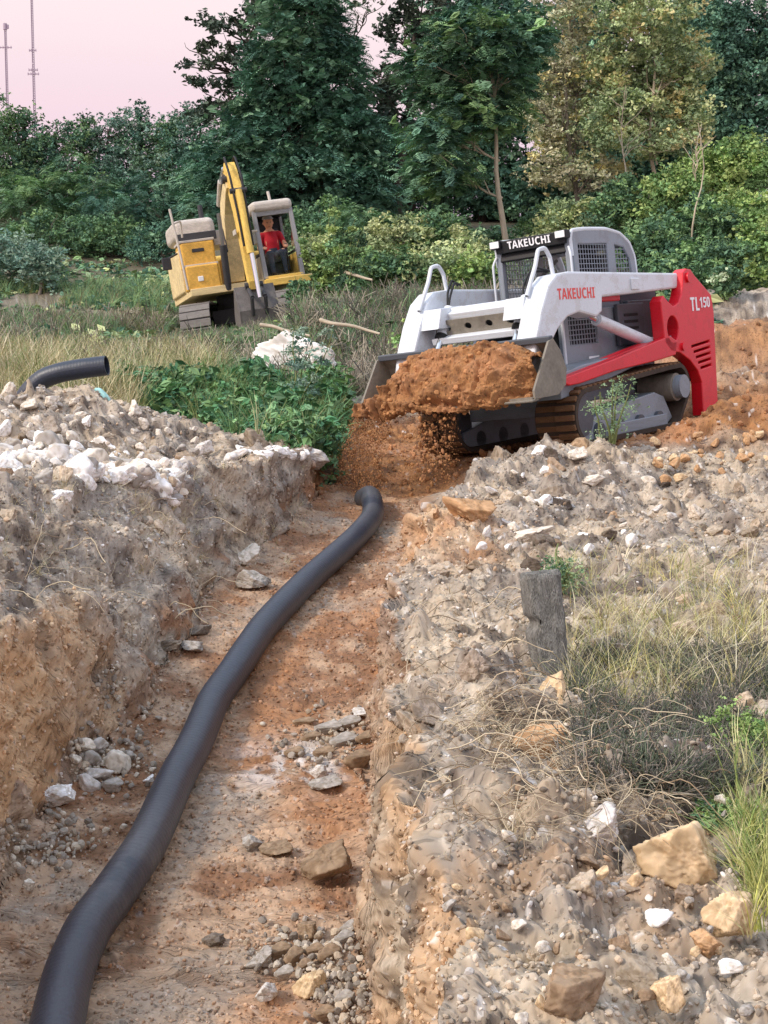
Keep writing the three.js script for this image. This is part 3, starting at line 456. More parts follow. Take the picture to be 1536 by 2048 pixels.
// chassis and lower body
mesh('chassis', flat([box(.92, .42, 2.1, 0, .62, -1.25), box(1.02, .12, 2.2, 0, .86, -1.2), box(.9, .25, .5, 0, .55, -.2)]), MT.gray, loader);
mesh('belly_plate', box(.86, .20, .10, 0, .43, .06), paint(104, 112, 122, .5), loader); mesh('front_crossmember', box(.94, .06, .16, 0, .57, .02), MT.black, loader);
mesh('engine_hood', flat([box(1.1, .62, .95, 0, 1.1, -2.1), box(.98, .16, .8, 0, 1.44, -2.0)]), MT.dkgray, loader);
for (const s of sides) {
  const v = (x) => s * x;
  // lower side panel beside the cab: pressed steel with a mesh window
  const pan = mesh('side_panel', plate([[-.28, .80], [-.28, 1.36], [-1.62, 1.36], [-1.62, .80]], v(.47), v(.52), [[[-.42, 1.0], [-.42, 1.3], [-.98, 1.3], [-.98, 1.0]]]), MT.gray, loader);
  const gr = []; for (let i = 0; i <= 10; i++) gr.push(box(.012, .30, .014, v(.495), 1.15, -.42 - i * .056)); for (let i = 0; i <= 6; i++) gr.push(box(.014, .012, .56, v(.495), 1.0 + i * .05, -.70)); mesh('window_grille', flat(gr), MT.gray, pan); mesh('dark_backing', box(.01, .32, .58, v(.462), 1.15, -.70), MT.black, pan);
  mesh('corner_strip', box(.03, .50, .035, v(.535), 1.06, -.27), MT.white, loader);
  mesh('service_label', box(.004, .055, .21, v(.523), .84, -.86), MT.letter, loader);
  mesh('step_board', box(.16, .03, 1.05, v(.61), .765, -.68), MT.white, loader);
  const ub = mesh('rear_side_panel', box(.05, .44, .58, v(.56), 1.16, -1.62), MT.dkgray, loader); mesh('vent_slot', flat([0, 1, 2, 3].map((i) => box(.01, .03, .3, v(.588), 1.05 + i * .07, -1.6))), MT.black, ub);
  mesh('red_side_rail', box(.10, .10, .62, v(.60), 1.46, -.98), MT.red, loader);
  // track frame and cover plate
  mesh('track_guard', plate([[.34, .50], [.34, .74], [-.1, .80], [-1.0, .86], [-2.1, 1.0], [-2.1, .80], [-1.2, .72], [-.2, .56]], v(.50), v(.82)), MT.gray, loader);
  const fr = mesh('track_frame', flat([plate([[.06, .10], [.06, .22], [-.5, .34], [-1.5, .42], [-1.7, .36], [-1.86, .12], [-1.72, .06], [-.1, .05]], v(.56), v(.84)), box(.06, .12, 1.2, v(.86), .12, -1.05)]), MT.gray, loader);
  for (let i = 0; i < 4; i++) mesh('track_roller', bar([v(.56), .13, -.25 - i * .42], [v(.88), .13, -.25 - i * .42], .09), MT.dkgray, fr);
  mesh('idler_wheel', bar([v(.60), .31, .04], [v(.86), .31, .04], .20, 24), MT.dkgray, loader);
  const hub = mesh('drive_motor', bar([v(.5), .44, -1.90], [v(.90), .44, -1.90], .15, 22), MT.worn, loader); mesh('hub_cap', bar([v(.88), .44, -1.92], [v(.985), .44, -1.92], .125, 22), MT.gray, hub);
  // rubber track: a closed belt round idler and raised sprocket, with lugs
  const loop = []; { const add = (cz, cy, r, a0, a1, n) => { for (let i = 0; i <= n; i++) { const a = mix(a0, a1, i / n); loop.push([cz + Math.cos(a) * r, cy + Math.sin(a) * r]); } };
    add(.02, .30, .28, 1.42, -1.45, 14); for (let i = 1; i < 12; i++) loop.push([mix(.05, -1.72, i / 12), .022]); add(-1.76, .20, .178, -1.57, -2.6, 6); add(-1.92, .45, .245, -2.7, -4.45, 12); for (let i = 1; i < 12; i++) loop.push([mix(-1.87, .06, i / 12), mix(.688, .577, i / 12)]); }
  const outer = loop, n = outer.length, inner = outer.map(([z, y], i) => { const a = outer[(i + n - 1) % n], b = outer[(i + 1) % n], tz = b[0] - a[0], ty = b[1] - a[1], l = Math.hypot(tz, ty); return [z + ty / l * .045, y - tz / l * .045]; });
  const tr = mesh('rubber_track', plate(outer, v(.47), v(.93), [inner], 0), MT.rubber, loader);
  let acc = 0; for (let i = 0; i < n; i++) { const a = outer[i], b = outer[(i + 1) % n], l = Math.hypot(b[0] - a[0], b[1] - a[1]); while (acc < l) { const t = acc / l, z = mix(a[0], b[0], t), y = mix(a[1], b[1], t), an = Math.atan2(b[1] - a[1], b[0] - a[0]);
      for (const k of [0, 1]) mesh('lug', box(.215, .034, .058, v(.585 + k * .23), y, z + (k ? .018 : -.012), -an, 0, 0, .008), MT.mud, tr); acc += .096; } acc -= l; }
  // red fender and tower
  mesh('fender', flat([plate([[.42, .655], [.42, .70], [-.6, .82], [-1.55, .955], [-1.85, .99], [-2.0, .93], [-1.95, .78], [-1.5, .745], [-.6, .70], [.1, .625], [.3, .62]], v(.82), v(.90)), beam([v(.76), .69, .38], [v(.76), .93, -1.5], .14, .03)]), MT.red, loader);
  const tw = mesh('tower', plate([[-2.24, 1.50], [-2.28, 1.66], [-2.36, 1.70], [-2.47, 1.69], [-2.56, 1.62], [-2.94, 1.40], [-2.97, 1.2], [-2.88, .10], [-2.50, .08], [-2.52, .44], [-2.44, .58], [-2.28, .70], [-2.05, .80], [-1.85, .82], [-1.72, .92], [-1.70, 1.36], [-1.78, 1.42], [-1.86, 1.36], [-1.98, 1.30], [-2.12, 1.34], [-2.2, 1.42]], v(.76), v(.90),
    [disc(-1.93, 1.06, .13, .14), ...[0, 1, 2, 3, 4].map((i) => [[-2.34 - i * .045, .86 - i * .062], [-2.34 - i * .045, .835 - i * .062], [-2.80, .875 - i * .066], [-2.80, .90 - i * .066]])]), MT.red, loader);
  mesh('tower_backing', box(.02, .5, .6, v(.77), .72, -2.55), MT.black, tw);
  mesh('pivot_pin', flat([bar([v(.70), 1.60, -2.38], [v(.925), 1.60, -2.38], .055), bar([v(.7), .86, -2.12], [v(.925), .86, -2.12], .045)]), MT.red, tw);
  { const t1 = new TextGeometry('TL', { font, size: .15, depth: .004, curveSegments: 3 }), t2 = new TextGeometry('150', { font, size: .115, depth: .004, curveSegments: 3 }); t1.computeBoundingBox(); t2.translate(t1.boundingBox.max.x + .012, .03, 0); const g = flat([t1, t2]); if (s > 0) G3(g, .902, 1.235, -2.38, 0, Math.PI / 2, 0); else G3(g, -.902, 1.235, -2.85, 0, -Math.PI / 2, 0); mesh('lettering', g, MT.letter, tw); }
  // lift arm: level rear boom, then the curved drop to the bucket
  const arm = mesh('lift_arm', plate([[-2.36, 1.66], [-2.40, 1.56], [-2.30, 1.50], [-1.46, 1.47], [-.60, 1.445], [-.57, 1.30], [-.45, 1.25], [-.12, 1.31], [.1, 1.27], [.29, 1.17], [.44, 1.04], [.55, .90], [.62, .70], [.66, .58], [.80, .60], [.79, .82], [.70, 1.10], [.56, 1.36], [.40, 1.58], [.24, 1.68], [.0, 1.705], [-1.0, 1.685]], v(.60), v(.83), [], .022), MT.white, loader);
  mesh('arm_bracket', box(.02, .12, .17, v(.838), 1.56, -1.28), MT.white, arm);
  { const g = new TextGeometry('TAKEUCHI', { font, size: .105, depth: .003, curveSegments: 3 }); g.computeBoundingBox(); const w = g.boundingBox.max.x; if (s > 0) G3(g, .8305, 1.44, .26, 0, Math.PI / 2, 0); else G3(g, -.832, 1.415, -w, 0, -Math.PI / 2, 0); mesh('lettering', g, MT.redLetter, arm); }
  mesh('grab_rail', tubeOf([[v(.64), 1.5, .50], [v(.64), 1.78, .30], [v(.64), 1.93, .22], [v(.64), 1.95, .10], [v(.64), 1.86, .02], [v(.64), 1.62, -.02]], .021, false, 8, .15), MT.white, loader);
  // lift cylinder
  const cyl = mesh('lift_cylinder', flat([bar([v(.70), 1.23, -.66], [v(.70), .93, -1.78], .062), bar([v(.66), .93, -1.80], [v(.74), .93, -1.80], .07)]), MT.white, loader); mesh('rod', flat([bar([v(.70), 1.305, -.42], [v(.70), 1.22, -.68], .032), bar([v(.62), 1.3, -.43], [v(.78), 1.3, -.43], .05)]), MT.chrome, cyl);
  // bucket tilt cylinder
  const tc = mesh('tilt_cylinder', bar([v(.46), 1.50, .22], [v(.46), 1.21, .42], .058), MT.white, loader); mesh('rod', bar([v(.46), 1.23, .41], [v(.46), .98, .57], .032), MT.chrome, tc); mesh('gland', bar([v(.46), 1.235, .40], [v(.46), 1.20, .425], .066), MT.black, tc);
  mesh('arm_gusset', plate([[.10, 1.52], [.48, 1.50], [.56, 1.30], [.30, 1.30]], v(.38), v(.60)), MT.white, loader);
  mesh('hydraulic_hose', flat([tubeOf([[v(.56), 1.74, -.1], [v(.5), 1.78, .08], [v(.48), 1.66, .2], [v(.47), 1.52, .24]], .012), tubeOf([[v(.53), 1.74, -.1], [v(.46), 1.75, .1], [v(.44), 1.62, .22], [v(.45), 1.45, .28]], .012)]), MT.black, loader);
}
// front crossmember of the arms, with the holed plate under it
mesh('arm_crossbar', flat([box(1.14, .10, .20, 0, 1.43, .28, .35), box(1.1, .05, .24, 0, 1.475, .20)]), MT.white, loader);
{ const sh = new THREE.Shape([[-.55, 0], [.55, 0], [.5, .17], [-.5, .17]].map((p) => new THREE.Vector2(...p))); for (const x of [-.38, -.13, .12, .37]) sh.holes.push(new THREE.Path(disc(x, .09, .042, .034).map((p) => new THREE.Vector2(...p)))); const g = new THREE.ExtrudeGeometry(sh, { depth: .02, bevelEnabled: false }); mesh('holed_plate', G3(g, 0, 1.22, .36, .3), MT.worn, loader); mesh('hole_backing', box(.98, .14, .01, 0, 1.30, .335, .3), MT.black, loader); mesh('lower_crossbar', box(1.1, .07, .12, 0, 1.19, .40, .3), MT.white, loader); }
// bucket: open box tipped forward
{
  const b = new THREE.Group(); b.name = 'bucket'; loader.add(b); b.position.set(0, .62, .62); b.rotation.x = .10;
  const W = 1.0, prof = [[.52, -.02], [.10, -.05], [-.05, .02], [-.10, .16], [-.04, .34], [.06, .46]], th = .022;
  const inner = [...prof].reverse().map(([z, y]) => [z + (z > .3 ? 0 : .02), y + (y < .1 ? .022 : 0) + (z < .0 && y > .1 ? 0 : 0)]);
  mesh('shell', plate([...prof, ...inner], -W, W, [], 0), MT.worn, b);
  for (const s of sides) mesh('side_plate', plate([[.50, -.015], [.10, -.048], [-.05, .02], [-.10, .16], [-.04, .34], [.06, .47], [.14, .45], [.50, .06]], s * W, s * (W + .022), [], 0), MT.worn, b);
  mesh('cutting_edge', box(2.04, .022, .12, 0, -.028, .50), MT.worn, b); mesh('top_rail', box(2.03, .06, .07, 0, .465, .075), MT.dkgray, b);
  mesh('coupler', flat([box(.9, .42, .07, 0, .22, -.14), box(.14, .5, .16, .62, .2, -.12), box(.14, .5, .16, -.62, .2, -.12)]), MT.black, b);
}
// cab
{
  const cab = new THREE.Group(); cab.name = 'cab'; loader.add(cab);
  const side = [[-.74, 1.34], [-.74, 2.06], [-.70, 2.13], [-.80, 2.17], [-1.45, 2.18], [-1.72, 2.15], [-1.92, 2.06], [-2.02, 1.92], [-2.06, 1.70], [-2.06, 1.34]];
  for (const s of sides) {
    mesh('side_wall', plate(side, s * .43, s * .465, [[[-.84, 1.52], [-.84, 2.02], [-1.44, 2.03], [-1.44, 1.52]], [[-1.60, 1.52], [-1.60, 2.02], [-1.80, 1.99], [-1.92, 1.86], [-1.97, 1.52]]]), MT.gray, cab);
    const q = []; for (let i = 0; i <= 11; i++) q.push(box(.008, .52, .010, s * .45, 1.77, -.84 - i * .055)); for (let i = 0; i <= 10; i++) q.push(box(.010, .009, .62, s * .45, 1.52 + i * .05, -1.14)); mesh('window_grille', flat(q), MT.gray, cab);
    const q2 = []; for (let i = 0; i <= 5; i++) q2.push(box(.008, .50 - i * .03, .010, s * .45, 1.76 - i * .014, -1.62 - i * .06)); for (let i = 0; i <= 9; i++) q2.push(box(.010, .009, .36 - i * .012, s * .45, 1.52 + i * .05, -1.785 + i * .006)); mesh('window_grille', flat(q2), MT.gray, cab);
    mesh('roof_edge', tubeOf([[s * .45, 1.9, -.725], [s * .45, 2.08, -.72], [s * .45, 2.155, -.76], [s * .45, 2.175, -1.0], [s * .45, 2.18, -1.45], [s * .45, 2.14, -1.74], [s * .45, 2.04, -1.94], [s * .45, 1.88, -2.04], [s * .45, 1.6, -2.06]], .022), MT.white, cab);
    mesh('front_pillar', box(.07, .78, .08, s * .42, 1.73, -.74), MT.gray, cab);
    mesh('cab_handle', tubeOf([[s * .475, 1.40, -.66], [s * .475, 1.9, -.66], [s * .44, 2.0, -.69]], .013), MT.white, cab);
    mesh('work_light', box(.13, .085, .10, s * .40, 2.125, -.66), MT.black, cab); mesh('work_light_lens', box(.112, .068, .012, s * .40, 2.125, -.606), MT.lamp, cab);
  }
  mesh('roof', plate([[-.72, 2.10], [-.76, 2.165], [-1.45, 2.18], [-1.74, 2.14], [-1.94, 2.04], [-1.94, 2.0], [-1.7, 2.09], [-1.4, 2.12], [-.8, 2.11]], -.44, .44, [], .005), MT.gray, cab);
  mesh('visor', flat([box(.84, .13, .10, 0, 2.10, -.70, .12), box(.80, .10, .04, 0, 1.99, -.72, -.3)]), MT.black, cab); { const g = new TextGeometry('TAKEUCHI', { font, size: .078, depth: .003, curveSegments: 3 }); g.computeBoundingBox(); G3(g, -g.boundingBox.max.x / 2, 2.066, -.648, .12); mesh('lettering', g, MT.letter, cab); }
  mesh('rear_wall', box(.84, .3, .04, 0, 1.46, -2.04), MT.gray, cab); mesh('floor', box(.84, .04, 1.3, 0, 1.32, -1.4), MT.black, cab); mesh('front_sill', box(.9, .14, .06, 0, 1.40, -.74), MT.gray, cab);
  mesh('windshield', box(.72, .58, .006, 0, 1.72, -.75), MT.glass, cab); mesh('rear_window', box(.8, .42, .006, 0, 1.82, -2.03), MT.glass, cab);
  mesh('headliner', box(.8, .02, 1.1, 0, 2.08, -1.35), MT.black, cab);
  mesh('seat', flat([box(.46, .12, .46, 0, 1.40, -1.5), box(.44, .55, .12, 0, 1.66, -1.76, -.12), box(.24, .16, .09, 0, 1.98, -1.80)]), MT.black, cab);
  mesh('lap_bar', tubeOf([[-.32, 1.95, -1.7], [-.32, 1.7, -1.2], [-.3, 1.62, -1.1], [.3, 1.62, -1.1], [.32, 1.7, -1.2], [.32, 1.95, -1.7]], .02), MT.black, cab);
  for (const s of sides) { mesh('control_lever', bar([s * .3, 1.34, -1.05], [s * .28, 1.66, -1.0], .014), MT.black, cab); mesh('lever_grip', box(.05, .11, .05, s * .28, 1.68, -1.0), MT.black, cab); }
}
// ---------------------------------------------------------------- soil heaped in the bucket and pouring off its lip
{
  const g = new THREE.BufferGeometry(), nx = 150, ny = 90, pos = [], uv = [], idx = [], col = [], c = new THREE.Color();
  // cross-section over the bucket floor: back crest, top, broken front face, spilling lip
  const prof = (t, x) => { const e = 1 - sst(.62, 1.03, Math.abs(x)) ; const top = .33 + .17 * e - .30 * sst(-.25, -1.05, x); const pts = [[.04, Math.min(.30, top - .04)], [.12, top - .03], [.28, top], [.46, top - .06 - .05 * sst(.2, -.9, x)], [.58, Math.min(.28, top - .1)], [.64, .10], [.64, -.05], [.50, -.035]]; const f = t * (pts.length - 1), i = Math.min(pts.length - 2, Math.floor(f)), k = f - i; return [mix(pts[i][0], pts[i + 1][0], k), mix(pts[i][1], pts[i + 1][1], k)]; };
  for (let j = 0; j <= ny; j++) for (let i = 0; i <= nx; i++) {
    const x = mix(-.995, .985, i / nx), t = j / ny; let [z, y] = prof(t, x); const end = sst(.55, 1.0, x); z = mix(z, Math.min(z, .36), end); y = mix(y, Math.min(y, .34), end * sst(.5, .9, t));
    const cr = Math.abs(noise(x * 4.2, 3, t * 1.3)), crack = sst(.06, 0, cr) * sst(.35, .5, t) * sst(.95, .85, t), n = fbm(x * 4, y * 4 + 3, z * 4, 4) * .07 + fbm(x * 15, y * 15, z * 15, 3) * .022, w = sst(0, .1, t);
    pos.push(x, y + n * w - crack * .03, z + (n - crack * .06) * w + .05 * w * noise(x * 6, y * 5, 1)); uv.push(x * 1.2, t);
    c.copy(PAL.fresh).lerp(PAL.orange, sst(-.1, .4, fbm(x * 3, y * 3, z * 3 + 6, 3)) * .8).lerp(PAL.freshDark, sst(.1, .45, fbm(x * 9, y * 9, z * 9, 3)) * .7); col.push(c.r, c.g, c.b);
  }
  for (let j = 0; j < ny; j++) for (let i = 0; i < nx; i++) { const a = j * (nx + 1) + i, b = a + nx + 1; idx.push(a, b, a + 1, b, b + 1, a + 1); }
  g.setAttribute('position', new THREE.Float32BufferAttribute(pos, 3)); g.setAttribute('uv', new THREE.Float32BufferAttribute(uv, 2)); g.setAttribute('color', new THREE.Float32BufferAttribute(col, 3)); g.setIndex(idx); g.computeVertexNormals();
  const m = mesh('soil_load', g, ground.mat); m.matrixAutoUpdate = true; m.applyMatrix4(new THREE.Matrix4().copy(LM).multiply(new THREE.Matrix4().makeRotationX(.10).setPosition(0, .62, .62))); tag(m, 'brown soil heaped in the loader bucket and sliding over its edge', 'soil');
  { const N = g.attributes.normal, P = g.attributes.position, tot = P.count; scatter('loose_clods', 'loose brown clods on top of the soil in the bucket', 'clods', 900, tinyRocks[1], crumbMat, (p, e, s, c2) => { const o = Math.floor(rnd() * tot); p.fromBufferAttribute(P, o).applyMatrix4(m.matrix); const k = mix(.006, .04, Math.pow(rnd(), 3)); e.set(rr(0, 6), rr(0, 6), 0); s.set(k, k * .8, k); c2.setRGB(col[o * 3], col[o * 3 + 1], col[o * 3 + 2]).multiplyScalar(rr(.7, 1.25)); }); }
  const L = new THREE.Vector3();
  const fall = (x0, x1, len, sp, k0, k1, pw) => (p, e, s, c2) => { const x = mix(x0, x1, rnd()), d = Math.pow(rnd(), .9) * len, k = mix(k0, k1, Math.pow(rnd(), pw)); L.set(x + gs() * .06 * d + (x < -.5 ? -.38 * d * rnd() : 0), .60 - d, 1.15 + d * .25 + gs() * (.04 + sp * d)).applyMatrix4(LM); if (L.y < heightAt(L.x, -L.z)) return false; p.copy(L); e.set(rr(0, 6), rr(0, 6), 0); s.set(k, k * rr(.8, 1.6), k); c2.copy(rnd() < .5 ? PAL.fresh : rnd() < .5 ? PAL.orange : PAL.freshDark).multiplyScalar(rr(.7, 1.2)); };
  scatter('falling_soil', 'thin curtain of brown soil falling from the end of bucket away from the cab text', 'soil', 6500, tinyRocks[0], crumbMat, fall(-1.08, -.6, .95, .12, .0025, .009, 2)).userData.label = 'thin curtain of brown dust falling from the far end of the bucket';
  scatter('falling_soil', 'clods of brown soil pouring from the middle of the bucket lip', 'soil', 420, tinyRocks[3], crumbMat, fall(-.30, .14, .75, .08, .003, .028, 3));
  scatter('falling_soil', 'sparse fine grains of soil falling along the bucket lip', 'soil', 3000, tinyRocks[2], crumbMat, fall(-1.0, .2, .8, .12, .002, .008, 2));
}
// ---------------------------------------------------------------- excavator on the slope. Own axes: x = its left side (cab), y = up, z = forward
{
  const dusty = (r, g, b) => new THREE.MeshStandardMaterial({ color: lin(r, g, b), map: stoneGrain, roughness: .7 });
  const Y = { yellow: dusty(250, 212, 110), pale: dusty(244, 222, 168), orange: dusty(244, 192, 88), dust: dusty(214, 206, 196), dark: dusty(62, 62, 66), cab: dusty(158, 158, 160), shoe: dusty(132, 128, 124), steel: dusty(112, 108, 106) };
  const ex = thing('excavator', 'dusty yellow excavator tilted on the slope with its arm folded down', 'excavator');
  const o = atDepth(494, 684, 28); ex.position.copy(o); ex.rotation.set(0.02, .26, .157, 'ZYX');
  const under = new THREE.Group(); under.name = 'undercarriage'; under.rotation.y = -.26; ex.add(under);
  // undercarriage
  for (const s of [1, -1]) {
    const loop = []; for (let i = 0; i <= 10; i++) { const a = -Math.PI / 2 + i / 10 * Math.PI; loop.push([1.05 + Math.cos(a) * .42, .44 + Math.sin(a) * .42]); } for (let i = 0; i <= 10; i++) { const a = Math.PI / 2 + i / 10 * Math.PI; loop.push([-1.35 + Math.cos(a) * .42, .44 + Math.sin(a) * .42]); }
    const inn = loop.map(([z, y]) => [z * .94 - .01, .44 + (y - .44) * .86]), t = mesh('crawler_track', plate(loop, s > 0 ? .55 : -.55, s > 0 ? 1.05 : -1.05, [inn], 0), Y.dark, under);
    const n = loop.length; let acc = 0; for (let i = 0; i < n; i++) { const a = loop[i], b = loop[(i + 1) % n], l = Math.hypot(b[0] - a[0], b[1] - a[1]); while (acc < l) { const q = acc / l, an = Math.atan2(b[1] - a[1], b[0] - a[0]); mesh('track_shoe', box(.60, .045, .15, s * .79, mix(a[1], b[1], q), mix(a[0], b[0], q), -an, 0, 0, .01), Y.shoe, under); acc += .172; } acc -= l; }
    mesh('track_frame', box(.3, .34, 2.3, s * .8, .45, -.15), Y.steel, under); mesh('idler', bar([s * .6, .44, 1.05], [s * 1.0, .44, 1.05], .3, 20), Y.dark, under); mesh('sprocket', bar([s * .6, .44, -1.35], [s * 1.0, .44, -1.35], .3, 20), Y.dark, under);
  }
  mesh('car_body', flat([box(1.1, .3, 1.2, 0, .55, -.15), bar([0, .6, -.15], [0, 1.0, -.15], .5, 28)]), Y.dark, under);
  // upper structure
  mesh('deck', flat([box(2.2, .14, 2.9, 0, 1.08, -.45), box(.74, .10, .16, 1.0, 1.08, 1.06)]), Y.pale, ex);
  mesh('counterweight', box(2.2, .8, .5, 0, 1.55, -1.85, 0, 0, 0, .12), Y.yellow, ex);
  const up = new THREE.Group(); up.name = 'upper_body'; up.position.x = -.24; ex.add(up);
  const tb = mesh('tool_box', flat([box(.66, .48, .5, -.56, 1.36, .72, 0, 0, 0, .04), box(.66, .50, .9, -.56, 1.82, .35, 0, 0, 0, .04)]), Y.orange, up); mesh('handle_recess', box(.24, .07, .02, -.56, 1.90, .805), Y.dark, up); mesh('lamp', box(.11, .10, .03, -.62, 1.33, .975), MT.lamp, up); mesh('top_ledge', box(.70, .05, .9, -.56, 2.09, .35), Y.dust, up); mesh('seam_ledge', box(.68, .05, .14, -.56, 1.60, .86), Y.dust, up);
  mesh('body_side', box(.62, .86, 2.1, -.60, 1.56, -.72, 0, 0, 0, .05), Y.pale, up);
  const hood = mesh('engine_hood', flat([box(.85, .42, 1.5, -.48, 2.38, -.55, 0, 0, 0, .12), box(.4, .3, 1.2, .15, 2.2, -.9)]), Y.dust, up); mesh('grille', box(.80, .17, .03, -.46, 2.22, .205), Y.dark, up); mesh('exhaust', bar([-.15, 2.5, -.8], [-.15, 2.95, -.8], .05), Y.dark, up);
  mesh('hand_rail', flat([tubeOf([[-.9, 1.15, .95], [-.94, 2.0, .9], [-.98, 2.75, .8]], .024), tubeOf([[-.98, 2.45, .8], [-.8, 2.5, .7], [-.8, 2.2, .6]], .02)]), Y.dust, up);
  const mir = mesh('mirror', box(.18, .24, .06, -1.2, 1.72, .7, 0, .2, 0), Y.dark, up); mesh('mirror_arm', bar([-1.2, 1.8, .7], [-.95, 1.9, .6], .02), Y.dark, up);
  // cab
  const cab = new THREE.Group(); cab.name = 'cab'; cab.position.x = -.22; ex.add(cab);
  for (const x of [.64, 1.38]) { mesh('front_pillar', beam([x, 1.14, 1.02], [x, 2.5, .78], .085, .09), Y.cab, cab); mesh('rear_pillar', beam([x, 1.14, -.35], [x, 2.5, -.35], .06, .08), Y.cab, cab); mesh('side_panel', plate([[.98, 1.14], [.88, 1.62], [-.35, 1.62], [-.35, 1.14]], x - .02, x + .02), x > 1 ? Y.yellow : Y.dust, cab); }
  mesh('roof', box(.84, .22, 1.35, 1.01, 2.58, .2, 0, 0, 0, .09), Y.dust, cab); mesh('rear_wall', box(.76, 1.34, .04, 1.01, 1.82, -.36), MT.black, cab); mesh('headliner', box(.72, .02, 1.1, 1.01, 2.46, .2), MT.black, cab);
  mesh('lower_glass', box(.66, .46, .006, 1.01, 1.42, .965, .17), MT.glass, cab); mesh('front_sill', box(.78, .08, .08, 1.01, 1.15, 1.02), Y.yellow, cab); mesh('front_lip', box(.92, .13, .12, 1.04, 1.06, 1.10), Y.yellow, cab); mesh('header', box(.74, .10, .05, 1.01, 2.44, .80), Y.cab, cab);
  mesh('antenna', bar([1.15, 2.66, .1], [1.13, 2.95, .08], .03), Y.dust, cab);
  mesh('seat', flat([box(.5, .14, .5, 1.01, 1.56, .12), box(.48, .62, .12, 1.01, 1.9, -.16, -.1), box(.26, .18, .1, 1.01, 2.30, -.2)]), Y.dark, cab); mesh('cab_floor', box(.74, .05, 1.3, 1.01, 1.16, .3), Y.dark, cab); mesh('seat_base', box(.4, .36, .4, 1.01, 1.34, .1), Y.dark, cab);
  for (const s of [-1, 1]) { mesh('joystick', bar([1.01 + s * .25, 1.3, .45], [1.01 + s * .24, 1.74, .45], .02), Y.dark, cab); mesh('joystick_grip', box(.05, .12, .05, 1.01 + s * .24, 1.78, .45), Y.dark, cab); }
  // boom, arm, bucket
  const bx = -.10, boom = mesh('boom', plate([[.45, 1.15], [.30, 1.45], [.58, 2.2], [1.0, 2.72], [1.70, 3.02], [1.98, 3.0], [2.02, 2.86], [1.80, 2.78], [1.32, 2.45], [.98, 2.0], [.72, 1.2]], bx - .15, bx + .15), Y.pale, ex);
  for (const s of [-1, 1]) { const c = mesh('boom_cylinder', bar([bx + s * .25, 1.05, .95], [bx + s * .25, 1.9, 1.15], .07), Y.dark, ex); mesh('rod', bar([bx + s * .25, 1.88, 1.14], [bx + s * .25, 2.5, 1.25], .04), MT.steel, c); }
  mesh('boom_bracket', flat([box(.06, .6, .5, bx - .22, 1.38, .55), box(.06, .6, .5, bx + .22, 1.38, .55)]), Y.pale, ex);
  const ac = mesh('arm_cylinder', bar([bx - .12, 2.72, .75], [bx - .12, 3.08, 1.35], .065), Y.dust, ex); mesh('rod', bar([bx - .12, 3.08, 1.35], [bx - .1, 3.26, 1.75], .04), MT.chrome, ac);
  mesh('hydraulic_lines', flat([-.06, .02, .1].map((d) => tubeOf([[bx - .05 + d, 2.2, .55], [bx - .05 + d, 2.8, 1.0], [bx - .05 + d, 3.14, 1.7], [bx - .02 + d, 3.0, 2.05]], .02))), Y.dark, ex);
  const ax = -.10, arm = mesh('arm', plate([[1.72, 3.28], [1.66, 3.12], [1.78, 2.9], [2.02, 2.4], [2.30, 1.2], [2.36, .92], [2.48, .90], [2.52, 1.05], [2.42, 2.0], [2.24, 2.8], [2.08, 3.16], [1.9, 3.34]], ax - .105, ax + .105), Y.yellow, ex);
  mesh('arm_bracket', flat([box(.03, .10, .3, ax - .16, 2.0, 2.2), box(.12, .04, .08, ax + .2, 1.98, 2.25)]), Y.dust, arm);
  const bc = mesh('bucket_cylinder', bar([ax, 2.75, 2.42], [ax, 1.55, 2.62], .065), Y.yellow, ex); mesh('rod', bar([ax + .02, 1.56, 2.62], [ax + .02, .72, 2.74], .045), MT.chrome, bc);
  mesh('bucket_link', flat([bar([ax - .12, .74, 2.74], [ax - .12, .92, 2.44], .04), bar([ax + .12, .74, 2.74], [ax + .12, .92, 2.44], .04), bar([ax - .13, .74, 2.74], [ax - .13, .42, 2.6], .035), bar([ax + .13, .74, 2.74], [ax + .13, .42, 2.6], .035)]), Y.dark, ex);
  const bk = mesh('bucket', flat([plate([[2.36, .98], [2.62, .52], [2.58, .18], [2.38, -.02], [2.08, -.06], [1.86, .10], [1.92, .10], [2.10, .0], [2.34, .05], [2.5, .22], [2.52, .5], [2.30, .90]], ax - .36, ax + .36, [], 0), plate([[2.36, .98], [2.62, .52], [2.58, .18], [2.38, -.02], [2.08, -.06], [1.86, .10], [2.0, .5]], ax - .38, ax - .35, [], 0), plate([[2.36, .98], [2.62, .52], [2.58, .18], [2.38, -.02], [2.08, -.06], [1.86, .10], [2.0, .5]], ax + .35, ax + .38, [], 0)]), Y.steel, ex);
  for (let i = 0; i < 5; i++) mesh('bucket_tooth', box(.07, .05, .18, ax - .30 + i * .15, .10, 1.84, .4), Y.steel, bk);
  mesh('pivot_pin', flat([bar([ax - .2, 3.02, 1.94], [ax + .2, 3.02, 1.94], .07), bar([ax - .17, .98, 2.43], [ax + .17, .98, 2.43], .06), bar([bx - .24, 1.3, .52], [bx + .24, 1.3, .52], .07), bar([ax - .16, 2.74, 2.40], [ax + .16, 2.74, 2.40], .05)]), Y.dark, ex);
  mesh('arm_hose', flat([-.07, .07].map((d) => tubeOf([[ax + d, 3.3, 1.75], [ax + d * 1.4, 3.42, 2.02], [ax + d * 1.5, 3.0, 2.36], [ax + d * 1.3, 2.3, 2.50], [ax + d * 1.2, 1.7, 2.56]], .022))), MT.black, ex);
  mesh('boom_stiffener', flat([box(.02, .5, .06, bx - .16, 2.0, .95, -.4), box(.02, .5, .06, bx + .16, 2.0, .95, -.4)]), Y.dark, ex);
